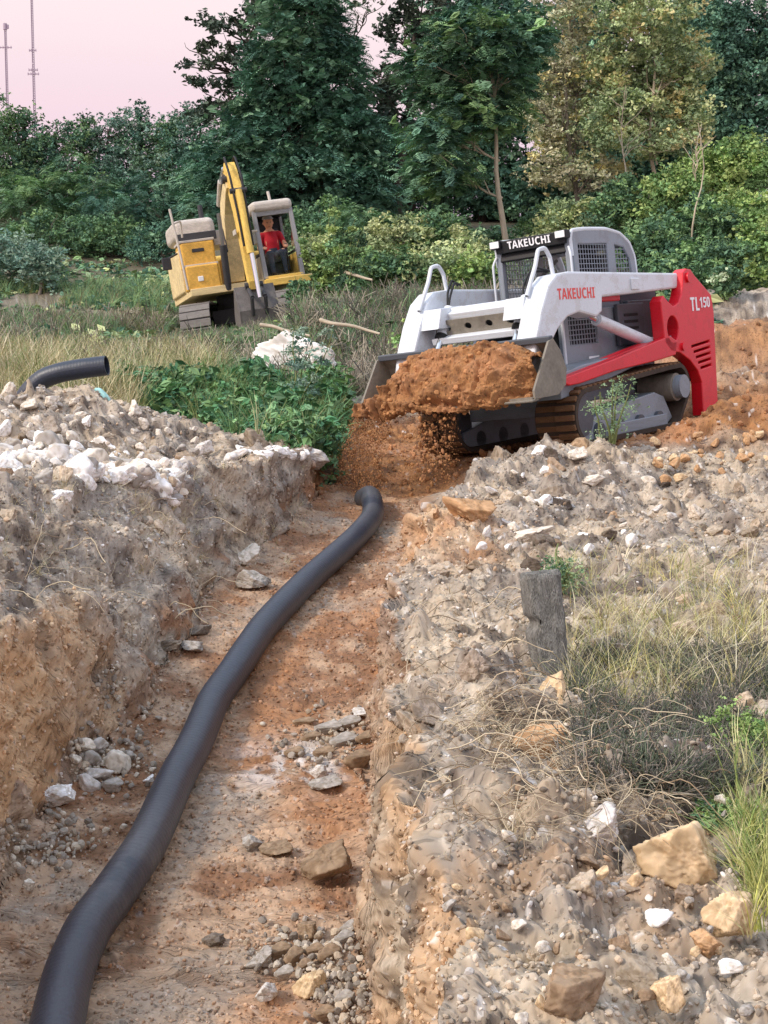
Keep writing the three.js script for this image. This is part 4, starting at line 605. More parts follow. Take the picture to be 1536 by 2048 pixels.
  mesh('side_window', flat([box(.006, .8, 1.2, .42, 2.05, .25), box(.006, .8, 1.2, 1.16, 2.05, .25)]), MT.glass, ex); mesh('cab_mid_rail', flat([box(.03, .05, 1.2, .42, 1.66, .25), box(.03, .05, 1.2, 1.16, 1.66, .25)]), Y.dark, ex);
  // operator
  ex.updateMatrixWorld(true);
  const J = (x, y, z) => new THREE.Vector3(x, y, z), bones = [ // a, b, ra, rb
    [[0, .02, 0], [0, .30, -.02], .15, .16], [[0, .30, -.02], [0, .46, -.02], .165, .13], [[0, .46, -.02], [0, .60, .0], .065, .055], [[0, .66, .02], [0, .74, .01], .085, .098], [[-.17, .45, -.02], [.17, .45, -.02], .075, .075],
    [[-.2, .44, -.02], [-.27, .20, .08], .062, .050], [[-.27, .20, .08], [-.22, .17, .31], .046, .034], [[.2, .44, -.02], [.27, .20, .08], .062, .050], [[.27, .20, .08], [.22, .17, .31], .046, .034],
    [[-.09, .02, 0], [-.13, .05, .40], .095, .070], [[-.13, .05, .40], [-.13, -.34, .46], .065, .045], [[.09, .02, 0], [.13, .05, .40], .095, .070], [[.13, .05, .40], [.13, -.34, .46], .065, .045], [[-.13, -.36, .45], [-.13, -.38, .60], .045, .038], [[.13, -.36, .45], [.13, -.38, .60], .045, .038],
    [[0, .65, .10], [0, .67, .125], .018, .010], [[-.095, .68, 0], [-.098, .70, -.01], .018, .018], [[.095, .68, 0], [.098, .70, -.01], .018, .018]];
  for (const s of [-1, 1]) { bones.push([[s * .22, .17, .31], [s * .215, .165, .37], .032, .034]); for (let i = 0; i < 4; i++) bones.push([[s * (.198 + i * .013), .17, .38], [s * (.198 + i * .013), .145, .425 - Math.abs(i - 1.5) * .006], .0095, .008]); bones.push([[s * .19, .17, .35], [s * .178, .165, .395], .011, .009]); }
  const B = bones.map(([a, b, ra, rb]) => ({ a: J(...a), ab: J(...b).sub(J(...a)), ra, rb }));
  const sd = (p) => { let d = 1e9; const k = .022; for (const { a, ab, ra, rb } of B) { const pa = p.clone().sub(a), t = clamp(pa.dot(ab) / ab.lengthSq()), q = pa.addScaledVector(ab, -t).length() - mix(ra, rb, t); const h = clamp(.5 + .5 * (q - d) / k); d = mix(q, d, h) - k * h * (1 - h); } return d; };
  const R = 110, mc = new MarchingCubes(R, new THREE.MeshStandardMaterial(), false, false, 160000); mc.isolation = 0; const cen = J(0, .2, .18), half = .66;
  { const p = J(0, 0, 0); for (let z = 0; z < R; z++) for (let y = 0; y < R; y++) for (let x = 0; x < R; x++) { p.set((x / R * 2 - 1) * half + cen.x, (y / R * 2 - 1) * half + cen.y, (z / R * 2 - 1) * half + cen.z); mc.field[x + y * R + z * R * R] = -sd(p); } } mc.update();
  const n = mc.count, pos = new Float32Array(n * 3), col = new Float32Array(n * 3), cc = new THREE.Color(), skin = lin(214, 160, 128), shirt = lin(176, 20, 40), trouser = lin(52, 62, 76), boot = lin(60, 46, 36);
  for (let i = 0; i < n; i++) { const x = mc.positionArray[i * 3] * half + cen.x, y = mc.positionArray[i * 3 + 1] * half + cen.y, z = mc.positionArray[i * 3 + 2] * half + cen.z; pos.set([x, y, z], i * 3);
    if (y > .515) cc.copy(skin); else if (z > .09 && y > .10 && Math.abs(x) > .12 || z > .28 && y > .12) cc.copy(skin); else if (y < -.33) cc.copy(boot); else if (y < .07 + (z > .12 ? .1 : 0)) cc.copy(trouser); else cc.copy(shirt); col.set([cc.r, cc.g, cc.b], i * 3); }
  const g = new THREE.BufferGeometry(); g.setAttribute('position', new THREE.BufferAttribute(pos, 3)); g.setAttribute('normal', new THREE.BufferAttribute(mc.normalArray.slice(0, n * 3), 3)); g.setAttribute('color', new THREE.BufferAttribute(col, 3));
  const per = thing('person', 'person in red t-shirt and pale cap sitting at excavator controls', 'person'); per.matrixAutoUpdate = true; new THREE.Matrix4().copy(ex.matrixWorld).multiply(new THREE.Matrix4().makeTranslation(.80, 1.62, .14)).decompose(per.position, per.quaternion, per.scale);
  mesh('body', g, new THREE.MeshStandardMaterial({ vertexColors: true, roughness: .85 }), per);
  mesh('hair', G3(new THREE.SphereGeometry(.104, 18, 12, 0, 6.3, 0, 1.9), 0, .745, -.012), std(40, 36, 34, .9), per);
  const cap = mesh('cap', flat([G3(new THREE.SphereGeometry(.112, 20, 10, 0, 6.3, 0, 1.45), 0, .76, 0), G3(new THREE.CylinderGeometry(.10, .115, .014, 20), 0, .772, .075, .15)]), std(226, 224, 220, .8), per);
  for (const s of [-1, 1]) mesh('eye', G3(new THREE.SphereGeometry(.011, 8, 6), s * .034, .70, .094), std(30, 26, 24, .4), per); mesh('mouth', box(.045, .008, .01, 0, .615, .088), std(150, 84, 76, .7), per);
}
// ---------------------------------------------------------------- two radio masts beyond the wood
function mast(px, top, label, Z, arms, dish) {
  const a = atDepth(px + 7, 300, Z), b = atDepth(px, top, Z), m = thing('radio_mast', label, 'mast', null), mt = std(176, 158, 172, .8), H = b.y - a.y, w = 5.2 * Z / FOC;
  m.position.set(b.x, a.y, b.z); const legs = []; for (let i = 0; i < 3; i++) { const t = i / 3 * 6.283; legs.push(bar([Math.cos(t) * w * .5, 0, Math.sin(t) * w * .5], [Math.cos(t) * w * .4, H, Math.sin(t) * w * .4], w * .13, 6)); }
  mesh('leg', flat(legs), mt, m); const br = []; for (let i = 0; i < 70; i++) { const y = i / 70 * H, y2 = (i + 1) / 70 * H; for (let k = 0; k < 3; k++) { const t = k / 3 * 6.283, t2 = (k + 1) / 3 * 6.283; br.push(bar([Math.cos(t) * w * .46, y, Math.sin(t) * w * .46], [Math.cos(t2) * w * .46, y2, Math.sin(t2) * w * .46], w * .07, 5)); } } mesh('bracing', flat(br), mt, m);
  for (const [py, wd] of arms) { const y = atDepth(px, py, Z).y - a.y, W = wd * Z / FOC, t = mesh('antenna_platform', box(W, w * .25, w * .6, 0, y, 0), mt, m); for (const s of [-.45, -.2, .2, .45]) mesh('panel_antenna', box(w * .28, w * 1.0, w * .25, W * s, y, w * .3), mt, t); }
  if (dish) { const y = atDepth(px, dish, Z).y - a.y; mesh('antenna_head', flat([bar([0, y - w, 0], [0, y + w * 1.2, 0], w * .75, 10), bar([w, y - w * .6, 0], [w, y + w * .8, 0], w * .4, 8)]), mt, m); }
}
mast(10, 46, 'shorter radio mast with one wide antenna platform above the wood', 420, [[95, 24]], 54);
mast(62, -40, 'taller radio mast with two small antenna platforms above the wood', 400, [[101, 14], [140, 18], [148, 22]], 0);
// ---------------------------------------------------------------- plants
const quadsGeo = (quads) => { // each quad: 4 points
  const pos = [], idx = []; for (const q of quads) { const o = pos.length / 3; for (const p of q) pos.push(...p); idx.push(o, o + 1, o + 2, o, o + 2, o + 3); }
  const g = new THREE.BufferGeometry(); g.setAttribute('position', new THREE.Float32BufferAttribute(pos, 3)); g.setIndex(idx); g.computeVertexNormals(); return g;
};
function frondGeo(pairs, droop) { // feathery compound leaf along +x, one unit long
  const q = []; for (let i = 0; i < pairs; i++) { const t = (i + .6) / pairs, x = t, y = -droop * t * t, l = .30 * Math.sin(Math.PI * (.15 + .8 * t)) + .05, w = .55 / pairs;
    for (const s of [-1, 1]) { const dy = -.25 * l + rr(-.06, .06), sx = .35 * l; q.push([[x, y, 0], [x + sx * .5 - w * .6, y + dy * .4 + .01, s * l * .5], [x + sx, y + dy, s * l], [x + sx * .5 + w * .7, y + dy * .4, s * l * .5]]); } }
  q.push([[0, 0, -.008], [1, -droop, -.004], [1, -droop, .004], [0, 0, .008]]); return quadsGeo(q);
}
function sprigGeo(n, size, spread) { // a handful of broad leaves
  const q = [], u = new THREE.Vector3(), w = new THREE.Vector3(), nn = new THREE.Vector3(); for (let i = 0; i < n; i++) { const c = new THREE.Vector3(gs(), gs() * .7, gs()).multiplyScalar(spread); nn.set(gs(), .7 + rnd(), gs()).normalize(); u.set(gs(), gs() * .5 - .3, gs()).cross(nn).normalize(); w.crossVectors(nn, u); const s = size * rr(.7, 1.25), a = c.clone().addScaledVector(u, -s), b = c.clone().addScaledVector(u, s).addScaledVector(nn, -s * .3), d = c.clone().addScaledVector(w, s * .55).addScaledVector(nn, -s * .12), e = c.clone().addScaledVector(w, -s * .55).addScaledVector(nn, -s * .12), m = c.clone().addScaledVector(nn, s * .06);
    q.push([a.toArray(), d.toArray(), b.toArray(), m.toArray()], [a.toArray(), m.toArray(), b.toArray(), e.toArray()]); } return quadsGeo(q);
}
function tuftGeo(blades, lean, width, curl = .5) { // grass tuft, one unit tall
  const q = []; for (let i = 0; i < blades; i++) { const a = rr(0, 6.283), l = rr(.55, 1), ln = lean * rr(.3, 1.3), ca = Math.cos(a), sa = Math.sin(a), r0 = rr(0, .12), b = rr(0, 6.28), wx = Math.cos(b) * width, wz = Math.sin(b) * width; let px = ca * r0, py = 0, pz = sa * r0, pw = 1;
    for (let k = 1; k <= 4; k++) { const t = k / 4, x = ca * (r0 + ln * t * t), z = sa * (r0 + ln * t * t), y = l * (t - curl * ln * t * t * .5), w = 1 - t * .85; q.push([[px - wx * pw, py, pz - wz * pw], [px + wx * pw, py, pz + wz * pw], [x + wx * w, y, z + wz * w], [x - wx * w, y, z - wz * w]]); px = x; py = y; pz = z; pw = w; } }
  return quadsGeo(q);
}
function twigGeo(n, len, r) { const gsx = []; for (let i = 0; i < n; i++) { const a = rr(0, 6.28), e = rr(.1, 1.2), l = len * rr(.5, 1), d = [Math.cos(a) * Math.cos(e) * l, Math.sin(e) * l, Math.sin(a) * Math.cos(e) * l]; gsx.push(bar([0, 0, 0], d, r, 3)); for (let k = 0; k < 2; k++) { const t = rr(.4, .9), s = [d[0] * t, d[1] * t, d[2] * t]; gsx.push(bar(s, [s[0] + gs() * l * .3, s[1] + rr(0, .3) * l, s[2] + gs() * l * .3], r * .6, 3)); } } return flat(gsx); }
const leafMat = new THREE.MeshPhysicalMaterial({ color: 0xffffff, roughness: .7, specularIntensity: .5 }), dryMat = std(255, 255, 255, .95);
const barkTex = dataTex(256, (u, v) => { const a = .8 + tileNoise(u, v, 6, 1) * .2 + tileNoise(u, v, 24, 2) * .2; return [a, a * .97, a * .93]; }, false);
const bark = (r, g, b) => new THREE.MeshStandardMaterial({ color: lin(r, g, b), map: barkTex, roughness: .95 }), BK = { pale: bark(206, 194, 172), gray: bark(140, 132, 122), dark: bark(74, 66, 60) };
const FR = [frondGeo(9, .25), frondGeo(9, .45), frondGeo(7, .35)], SP = [sprigGeo(7, .30, .34), sprigGeo(7, .26, .36), sprigGeo(6, .34, .36)];
// leaves spread through blobs [x, y, z, rx, ry, rz, n], gathered in clumps
function crown(parent, name, blobs, geos, cols, size, { frond = false, clump = .3 } = {}) {
  const lists = geos.map(() => []), v = new THREE.Vector3(), m = new THREE.Matrix4(), q = new THREE.Quaternion(), e = new THREE.Euler(), s = new THREE.Vector3(), c = new THREE.Color();
  for (const [x, y, z, rx, ry, rz, n] of blobs) {
    const per = 14; for (let k = 0; k < n / per; k++) {
      do v.set(rr(-1, 1), rr(-1, 1), rr(-1, 1)); while (v.lengthSq() > 1 || v.lengthSq() < .12 && rnd() < .7);
      const cx = x + v.x * rx, cy = y + v.y * ry, cz = z + v.z * rz, cr = clump * rr(.6, 1.5), az = Math.atan2(v.z, v.x), tone = cols[Math.floor(rnd() * cols.length)], bright = rr(.75, 1.25);
      for (let i = 0; i < per; i++) {
        const sc = size * rr(.7, 1.3), px = cx + gs() * cr, py = cy + gs() * cr * .6, pz = cz + gs() * cr;
        if (frond) e.set(rr(-.4, .4), -(az + gs() * .9), rr(-.5, .35), 'YXZ'); else e.set(rr(-.9, .9), rr(0, 6.283), rr(-.9, .9));
        m.compose(v.clone().set(px, py, pz), q.setFromEuler(e), s.set(sc, sc, sc)); c.copy(tone).multiplyScalar(bright * rr(.8, 1.2)); lists[Math.floor(rnd() * geos.length)].push([m.clone(), c.clone()]);
      }
    }
  }
  geos.forEach((g, gi) => { const L = lists[gi]; if (!L.length) return; const im = new THREE.InstancedMesh(g, leafMat, L.length); L.forEach(([mm, col], i) => { im.setMatrixAt(i, mm); im.setColorAt(i, col); }); im.name = name; im.userData.kind = 'stuff'; im.castShadow = im.receiveShadow = true; parent.add(im); });
}
const branch = (a, b, r0, r1, wob = .12, seg = 7) => { const A = new THREE.Vector3(...a), B = new THREE.Vector3(...b), l = A.distanceTo(B), pts = [...Array(5)].map((_, i) => A.clone().lerp(B, i / 4).add(i && i < 4 ? new THREE.Vector3(gs(), gs() * .4, gs()).multiplyScalar(l * wob * .4) : new THREE.Vector3())), cv = new THREE.CatmullRomCurve3(pts), g = new THREE.TubeGeometry(cv, 9, 1, seg), p = g.attributes.position, P = new THREE.Vector3(); for (let i = 0; i <= 9; i++) { cv.getPointAt(i / 9, P); const r = mix(r0, r1, i / 9); for (let j = 0; j <= seg; j++) { const o = i * (seg + 1) + j; p.setXYZ(o, P.x + (p.getX(o) - P.x) * r, P.y + (p.getY(o) - P.y) * r, P.z + (p.getZ(o) - P.z) * r); } } return g; };
// a tree at distance Z; crown blobs are given as [px, py, rpx, rpy, leaves per 1000 square photo pixels]
function tree(name, label, trunkPx, Z, blobs, { geos = SP, cols, size, frond = false, bk = BK.gray, rad = .12, top, group, clump = .3, fork = 6, cat = 'tree', mul = 1 }) {
  const t = thing(name, label, cat, group), k = Z / FOC, x0 = (trunkPx - PCX) * k, y0 = heightAt(x0, Z) - .1; t.position.set(x0, y0, -Z);
  const loc = blobs.map(([px, py, rx, ry, d = 34]) => { const p = atDepth(px, py, Z); return [p.x - x0, p.y - y0, gs() * rx * k * .35, rx * k, ry * k, Math.max(rx, ry) * k * .85, rx * ry * 3.14 / 1000 * d * mul]; });
  const hi = loc.reduce((a, b) => b[1] > a[1] ? b : a), lo = loc.reduce((a, b) => b[1] < a[1] ? b : a), tp = top ?? [hi[0] * .8, hi[1], hi[2]];
  mesh('trunk', branch([0, 0, 0], tp, rad, rad * .25, .06), bk, t);
  const lim = []; for (const b of loc) { const f = clamp((b[1] - b[4]) / tp[1], .15, .9), s = [tp[0] * f, tp[1] * f, tp[2] * f]; lim.push(branch(s, [b[0], b[1] + b[4] * .4, b[2]], rad * .45 * (1 - f * .5), rad * .12, .15, 5)); for (let i = 0; i < fork; i++) { const a = rr(0, 6.28), w = rr(.2, .8); lim.push(branch([mix(s[0], b[0], w), mix(s[1], b[1], w), mix(s[2], b[2], w)], [b[0] + Math.cos(a) * b[3] * .95, b[1] + rr(-.7, .95) * b[4], b[2] + Math.sin(a) * b[5] * .95], rad * .22, rad * .05, .2, 4)); } }
  mesh('limb', flat(lim), bk, t); crown(t, 'crown', loc, geos, cols, size, { frond, clump }); return t;
}
const GR = { dark: [lin(108, 148, 122), lin(94, 134, 112), lin(128, 164, 130), lin(82, 118, 102)], deep: [lin(76, 110, 102), lin(92, 126, 110), lin(66, 98, 92)], mid: [lin(122, 158, 112), lin(106, 142, 106), lin(142, 174, 118), lin(94, 128, 100)], bright: [lin(162, 188, 116), lin(138, 172, 108), lin(184, 204, 130), lin(118, 152, 98)], olive: [lin(186, 202, 150), lin(164, 184, 136), lin(210, 218, 162), lin(146, 168, 128)], yellow: [lin(220, 222, 190), lin(204, 200, 170), lin(190, 190, 158), lin(226, 216, 160), lin(182, 192, 152), lin(212, 214, 180)], blue: [lin(142, 172, 156), lin(122, 156, 140), lin(158, 182, 160)], black: [lin(84, 98, 84), lin(98, 110, 92), lin(76, 94, 82)], lush: [lin(112, 160, 112), lin(94, 146, 102), lin(134, 176, 122), lin(80, 128, 94), lin(124, 162, 104)] };
// the wood
tree('locust_tree', 'large dark feathery tree rising behind the excavator', 590, 44, [[605, 40, 75, 70], [565, 150, 75, 70], [650, 170, 80, 80], [600, 260, 130, 80], [690, 270, 70, 70], [500, 300, 70, 55], [455, 360, 70, 50], [590, 370, 140, 70], [720, 390, 70, 60], [660, 90, 45, 40], [520, 230, 55, 45]], { geos: [...FR, SP[0], SP[1]], frond: true, cols: GR.dark, size: .44, bk: BK.dark, rad: .2, mul: 1.9 });
tree('sparse_tree', 'thin leaved tree open to the pink sky beside the dark feathery tree', 500, 48, [[450, 45, 65, 55, 10], [520, 20, 60, 45, 13], [420, 120, 55, 55, 10], [490, 130, 60, 60, 14], [440, 200, 70, 50, 16], [520, 215, 60, 50, 20]], { geos: SP, cols: GR.black, size: .32, bk: BK.dark, rad: .16, clump: .22 });
tree('sparse_tree', 'sparse dark tree beside the gap of bright sky', 800, 47, [[800, 70, 48, 60, 16], [845, 20, 60, 50, 22], [745, 150, 60, 45, 11], [800, 180, 60, 50, 20], [720, 195, 45, 40, 12], [770, 240, 60, 45, 22]], { geos: SP, cols: GR.black, size: .32, bk: BK.dark, rad: .16, clump: .22 });
tree('leafless_branch_tree', 'bare leaning branch crossing the gap of bright sky', 650, 47.5, [[735, 30, 40, 30, .8]], { geos: SP, cols: GR.black, size: .3, bk: BK.dark, rad: .09 });
tree('sumac_tree', 'layered green tree with pale forked trunk behind the loader', 1015, 35, [[960, 80, 100, 50], [1010, 130, 65, 45], [895, 165, 75, 45], [950, 215, 90, 45], [885, 275, 65, 45], [880, 350, 55, 45], [1040, 80, 45, 35], [850, 120, 40, 30]], { geos: [...FR, SP[2]], frond: true, cols: [...GR.mid, ...GR.dark], size: .38, bk: BK.pale, rad: .10, top: [-.45, 5.2, 0], mul: 1.7 });
tree('vine_covered_tree', 'yellowing tree hung with withered leaves and vines', 1150, 39, [[1130, 40, 75, 65, 26], [1100, 130, 60, 55, 24], [1165, 160, 75, 60, 24], [1090, 235, 55, 50, 22], [1160, 260, 80, 50, 24], [1110, 330, 70, 45, 22], [1190, 350, 70, 45, 24]], { geos: SP, cols: GR.yellow, size: .17, bk: BK.gray, rad: .1, clump: .2, fork: 9, mul: 2.1 });
tree('olive_leaved_tree', 'tall olive green tree with slim pale trunk and few yellow leaves', 1312, 38, [[1290, 40, 100, 70], [1245, 130, 75, 60], [1345, 130, 80, 70], [1300, 210, 90, 55], [1235, 235, 60, 55], [1370, 230, 55, 50], [1290, 290, 80, 40, 24]], { geos: SP, cols: [...GR.olive, ...GR.olive, GR.yellow[3]], size: .18, bk: BK.pale, rad: .08, clump: .22, mul: 2.1 });
tree('dark_tree', 'dark bluish tree at the right edge behind the olive one', 1490, 46, [[1480, 50, 90, 80], [1500, 170, 95, 80], [1440, 230, 60, 60], [1530, 280, 80, 80], [1420, 110, 60, 80], [1600, 100, 90, 90]], { geos: SP, cols: GR.dark, size: .24, bk: BK.dark, rad: .2, mul: 2 });
for (const [px, bl] of [[470, [[470, 330, 110, 60], [440, 400, 120, 60], [560, 420, 110, 60]]], [640, [[640, 400, 110, 60], [700, 330, 90, 60]]], [1060, [[1060, 420, 120, 60], [1000, 370, 90, 70], [1120, 390, 100, 60]]], [1330, [[1330, 400, 110, 70], [1270, 330, 90, 60]]], [830, [[800, 300, 90, 70], [830, 390, 100, 60], [760, 370, 70, 70]]], [960, [[930, 30, 110, 80], [1000, 60, 90, 90], [960, 200, 120, 100], [930, 340, 110, 80]]], [1200, [[1190, 40, 110, 90], [1130, 200, 120, 110], [1260, 240, 130, 110], [1200, 360, 140, 70]]], [1420, [[1400, 60, 90, 80], [1400, 200, 90, 90], [1430, 330, 110, 70]]]])
  tree('background_tree', 'dense green tree standing behind the front row of the wood', px, 52, bl.map((b) => [...b, 26]), { geos: SP, cols: GR.dark, size: .34, mul: 1.6, bk: BK.dark, rad: .2, group: 'trees at the back of the wood', clump: .4 });
for (const [px, top, w] of [[-25, 190, 85], [45, 222, 60], [105, 252, 55], [165, 226, 45], [215, 246, 50], [275, 214, 60], [340, 236, 50], [392, 208, 65]])
  tree('distant_tree', 'dark round tree in the distant wood below the radio masts', px, 58, [[px + 10, top + 14, w * .35, 22, 26], [px - 22, top + 30, w * .4, 26, 28], [px, top + 55, w, 45], [px - 20, top + 110, w * 1.1, 60], [px + 25, top + 150, w * 1.1, 60], [px, top + 200, w * 1.2, 60]], { geos: SP, cols: [[...GR.mid, ...GR.dark], GR.mid, [...GR.dark, ...GR.blue]][Math.abs(px) % 3], size: .2, mul: 1.6, bk: BK.dark, rad: .14, group: 'distant wood under the masts' });
// shrubs in front of the wood
const shrubs = [ // px, py, rx, ry, Z, colours, frond
  [50, 400, 90, 80, 44, 'mid', 1], [150, 380, 90, 90, 45, 'mid', 1], [235, 420, 80, 70, 43, 'dark', 1], [330, 400, 90, 80, 44, 'dark', 1], [410, 420, 70, 60, 42, 'dark', 1], [100, 460, 90, 50, 39, 'mid', 0], [220, 470, 90, 50, 39, 'mid', 0], [330, 475, 70, 40, 38, 'dark', 0],
  [30, 500, 60, 45, 34, 'blue', 0], [85, 520, 40, 35, 33, 'blue', 0], [640, 430, 70, 50, 36, 'mid', 0], [720, 450, 70, 55, 35, 'mid', 1], [800, 470, 80, 50, 34, 'olive', 0], [880, 455, 80, 50, 34, 'mid', 0], [930, 490, 60, 35, 33, 'olive', 0], [1090, 440, 60, 45, 36, 'mid', 0], [1015, 515, 60, 34, 33, 'mid', 0], [985, 470, 40, 25, 37, 'dark', 0], [1160, 430, 90, 50, 35, 'olive', 0], [1260, 400, 80, 60, 34, 'mid', 0],
  [1350, 380, 80, 60, 33, 'bright', 0], [1440, 330, 80, 60, 34, 'bright', 0], [1510, 310, 70, 60, 33, 'bright', 0], [1400, 450, 90, 60, 31, 'mid', 0], [1490, 420, 80, 60, 31, 'bright', 0], [1310, 480, 80, 50, 30, 'mid', 0], [1450, 520, 90, 50, 29, 'mid', 0], [1530, 490, 70, 60, 29, 'bright', 0], [1370, 530, 80, 40, 28.5, 'mid', 0],
  [620, 500, 60, 40, 31, 'olive', 0], [700, 520, 70, 35, 31, 'bright', 0], [790, 530, 80, 35, 30, 'mid', 0], [880, 520, 80, 40, 30, 'olive', 0], [950, 530, 50, 30, 29, 'bright', 0],
];
const SD = { mid: 'green', dark: 'dark green', blue: 'blue green', olive: 'olive green', bright: 'bright green' }, SW = (x) => x < 345 ? 'before the distant wood' : x < 500 ? 'behind the excavator' : x < 760 ? 'between excavator and loader' : x < 1000 ? 'behind the loader bucket' : x < 1290 ? 'behind the loader cab' : 'behind the red tower of the loader';
for (const [px, py, rx, ry, Z, c, f] of shrubs) tree('shrub', `${SD[c]} ${f ? 'feathery' : 'leafy'} shrub ${SW(px)}`, px, Z, [[px, py, rx * .8, ry * .8, 30], [px - rx * .4, py + ry * .3, rx * .6, ry * .6, 30], [px + rx * .4, py + ry * .3, rx * .6, ry * .6, 30], [px, py + ry * .8, rx, ry * .5, 26]], { geos: f ? FR : SP, frond: !!f, cols: GR[c], size: f ? .32 : .165, mul: f ? 1.4 : 1.8, bk: BK.gray, rad: .05, group: `${SD[c]} shrubs ${SW(px)}`, cat: 'shrub', clump: .2, fork: 4 });
// pale dead saplings
for (const [px, y0, y1, Z, l] of [[1385, 350, 250, 30, 'pale leafless sapling rising from the bright shrubs'], [1240, 400, 180, 36, 'thin pale stem between the olive and yellow trees']]) { const k = Z / FOC, t = thing('dead_sapling', l, 'sapling'); const a = atDepth(px, y0, Z), h = (y0 - y1) * k, g0 = heightAt(a.x, Z); t.position.set(a.x, g0, a.z); const H = a.y - g0 + h; mesh('stem', branch([0, 0, 0], [.1, H, 0], .03, .008), BK.pale, t); mesh('twig', flat([...Array(12)].map(() => { const f = rr(.6, .95); return branch([.1 * f, H * f, 0], [.1 * f + gs() * .45, H * f + rr(.2, .7), gs() * .3], .012, .004, .15, 4); })), BK.pale, t); }
// tall weeds
function weed(label, px, py, h, Z, cols, size, n, name = 'tall_weed') {
  const t = thing(name, label, 'weed'), k = Z / FOC, p = Z > 0 ? atDepth(px, py, Z) : null; const gnd = heightAt(p.x, Z); t.position.set(p.x, gnd, p.z); const H = (p.y - gnd) + h * k; const st = [], bl = [];
  for (let i = 0; i < n; i++) { const a = gs() * h * k * .35, b = gs() * .2, hh = H * rr(.6, 1); st.push(branch([gs() * .04, 0, gs() * .04], [a, hh, b], .012, .004, .1, 4)); for (let q = 0; q < 5; q++) { const f = .35 + q * .14; bl.push([a * f, hh * f, b * f, .10, .10, .10, 14]); } }
  mesh('stem', flat(st), std(120, 130, 80, .9), t); crown(t, 'foliage', bl, SP, cols, size, { clump: .06 });
}
weed('tall bright green weed right beside the excavator cab', 655, 520, 130, 26, GR.bright, .13, 9); weed('feathery green weed in front of the excavator arm', 590, 610, 60, 25.5, GR.mid, .11, 7); weed('green weed sprouting below the excavator cab', 690, 560, 100, 25, GR.mid, .12, 8); weed('pale green weed under the loader lift arm', 830, 670, 60, 20, GR.bright, .1, 7);
weed('slender dark sapling in front of the big white slab', 590, 760, 130, 16.2, GR.blue, .08, 3); weed('small feathery green plant against the loader track', 1225, 850, 95, 11.9, [lin(164, 190, 150), lin(140, 170, 130)], .03, 5, 'small_plant'); weed('pale green weed with broad leaves beside the red tower', 1450, 590, 60, 22.5, [lin(190, 206, 170), ...GR.mid], .14, 5); weed('bright green weed at the grass edge of the spoil bank', 1500, 1640, 190, 4.75, [lin(140, 168, 100), lin(116, 148, 88), lin(160, 184, 116)], .03, 7, 'small_plant'); weed('small green plant behind the weathered post', 1125, 1130, 40, 7.6, [...GR.mid, ...GR.olive], .028, 4, 'small_plant');
// grass and ground cover
const TS = [tuftGeo(5, .6, .008), tuftGeo(5, .9, .009), tuftGeo(4, .4, .007)], TU = [tuftGeo(11, .45, .012), tuftGeo(11, .7, .014), tuftGeo(9, .35, .010)], TW = [twigGeo(7, 1, .012), twigGeo(7, 1, .012)];
function cover(name, label, n, geos, mat, region, h0, h1, cols, tilt = .25, wide = 1, lift = 0) {
  geos.forEach((g) => scatter(name, label, 'vegetation', Math.round(n / geos.length), g, mat, (p, e, s, c) => { const r = region(); if (!r) return false; p.set(r[0], heightAt(r[0], r[1]) - .02, -r[1]); const h = mix(h0, h1, rnd()) * (r[1] > 23 && r[1] < 28.4 && r[0] > -4.4 && r[0] < -1.6 ? .36 : 1); if (lift) p.y += rnd() * lift * sst(-.35, .4, noise(r[0] * 2.2, 4, r[1] * 2.2)); e.set(gs() * tilt, rr(0, 6.28), gs() * tilt); s.set(h * wide, h, h * wide); c.copy(cols[Math.floor(rnd() * cols.length)]).multiplyScalar(rr(.75, 1.25)); }));
}
// a patch in photo pixels at ground level, with ragged density
const patch = (x0, x1, y0, y1, thr = -.1, f = .9) => () => { for (let i = 0; i < 30; i++) { const p = onGround(rr(x0, x1), rr(y0, y1)); if (noise(p.x * f, 5.5, p.z * f) + gs() * .12 > thr) return [p.x, -p.z]; } return null; };
// a patch in metres
const plot = (xa, xb, za, zb, ok = () => true, thr = -.15, f = .5) => () => { for (let i = 0; i < 30; i++) { const x = rr(xa, xb), Z = rr(za, zb); if (ok(x, Z) && noise(x * f, 8.5, Z * f) + gs() * .12 > thr) return [x, Z]; } return null; };
const dryC = [lin(214, 204, 166), lin(196, 184, 144), lin(226, 216, 184), lin(170, 160, 118)], grC = [lin(122, 140, 86), lin(98, 122, 74), lin(150, 160, 104)];
const greenPx = () => { for (let i = 0; i < 30; i++) { const p = onGround(rr(225, 700), rr(690, 900)), Z = -p.z; if (Z > 13.3 && !(p.x < -2.3 && Z < 14.4) && Z < 19.6 && p.x < -.55 && noise(p.x * 1.3, 2, Z * 1.3) + gs() * .2 > -.28 + .5 * sst(17.5, 19.6, Z)) return [p.x + gs() * .1, Z + gs() * .15]; } return null; };
cover('green_groundcover', 'lush low green weeds covering the slope left of the loader', 9500, SP, leafMat, greenPx, .07, .26, [...GR.lush, ...GR.mid], .7, 1, .42);
cover('green_grass', 'green grass growing through the low weeds', 1300, TU, dryMat, greenPx, .15, .55, [...GR.lush, ...grC, lin(176, 174, 130)]);
cover('dry_grass', 'tall pale dry grass on the slope behind the rubble heap', 3000, TU, dryMat, plot(-8, -2.4, 15.5, 22, (x, Z) => x < -2.9 || Z > 18.6, -.02), .28, .75, [...dryC, ...dryC, ...grC]);
cover('rough_grass', 'rough green and straw grass across the hillside', 7000, TU, dryMat, plot(-12, 3, 19.5, 34, () => true, -.1), .25, .65, [...grC, ...GR.mid, ...GR.mid, lin(160, 150, 116)]);
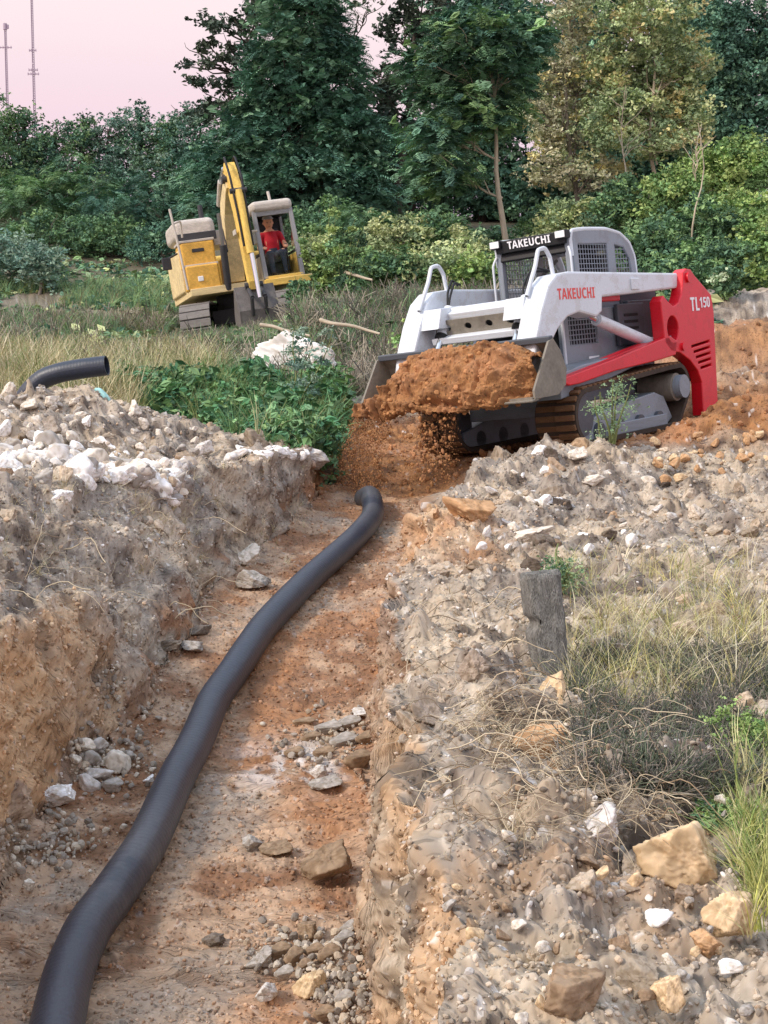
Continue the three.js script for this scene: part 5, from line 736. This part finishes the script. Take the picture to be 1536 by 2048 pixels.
cover('slope_weeds', 'mixed green weeds around the dry grass below the excavator', 8500, SP, leafMat, plot(-9, -.6, 17, 27, (x, Z) => !(x > -2.1 && x < -.6 && Z < 21.5), -.2, .7), .16, .5, [...GR.mid, ...GR.olive, ...GR.mid, lin(168, 170, 130)], .6);
cover('hill_weeds', 'leafy weeds mixed over the hillside', 9000, SP, leafMat, plot(-13, 9, 21, 38, (x, Z) => !(x > 5.5 && Z < 26), -.2), .18, .5, [...GR.mid, ...GR.olive, ...GR.dark], .6);
cover('dead_brush', 'brown dead brush and twigs heaped on the slope', 3000, TW, dryMat, plot(-9, 3.4, 18, 29, (x, Z) => x > -1.5 || (Z > 20 && rnd() < .5), -.2), .25, .75, [lin(124, 118, 106), lin(150, 142, 126), lin(102, 98, 90), lin(174, 166, 148)], .5);
cover('bank_grass', 'pale yellow green grass on the right bank behind the post', 950, TS, dryMat, patch(1120, 1560, 1120, 1420, -.08, 1.8), .06, .32, [...dryC, lin(186, 184, 120), lin(150, 158, 98), lin(206, 196, 130)]);
cover('dead_weeds', 'dark grey dead weeds matted on the right bank', 1900, TW, dryMat, patch(1150, 1560, 1310, 1580, -.3, 1.4), .06, .19, [lin(120, 116, 110), lin(96, 94, 88), lin(150, 142, 130), lin(84, 96, 78), lin(110, 120, 96)], .7);
cover('bank_weeds', 'green leafy weeds at the right edge beside the spoil bank', 900, SP, leafMat, patch(1400, 1560, 1400, 1640, -.1, 2), .03, .06, [...GR.mid, ...GR.bright], .6);
cover('edge_grass', 'tall green and yellow grass at the right edge of the spoil bank', 110, TU, dryMat, patch(1470, 1575, 1430, 1800, -.1, 2), .10, .27, [lin(140, 158, 88), lin(176, 180, 110), lin(112, 136, 78), lin(206, 200, 150)], .35);
cover('bank_blades', 'yellow green grass blades beside the boulders', 30, TU, dryMat, patch(1490, 1560, 1640, 1860, -.2, 2), .08, .18, [lin(190, 190, 100), lin(160, 170, 90), lin(214, 204, 150)]);
cover('sparse_straw', 'scattered straw and dead stems on the spoil', 950, TS, dryMat, patch(880, 1500, 900, 1700, 0, 2), .04, .12, dryC, 1.1);
cover('wall_straw', 'scattered straw on the left bank', 260, TU, dryMat, patch(0, 620, 900, 1150, 0, 2), .05, .14, dryC, 1.0);
for (const [x0, y0, x1, y1, Z, l] of [[520, 650, 620, 672, 22, 'pale fallen branch lying in the weeds below the excavator'], [640, 640, 760, 668, 21, 'pale broken branch in the brown brush pile'], [690, 545, 745, 560, 25, 'short pale branch high on the brown brush pile']]) { const a = atDepth(x0, y0, Z), b = atDepth(x1, y1, Z - .3); tag(mesh('fallen_branch', branch(a.toArray(), b.toArray(), .035, .02, .1), BK.pale), l, 'branch'); }
renderer.render(scene, camera);
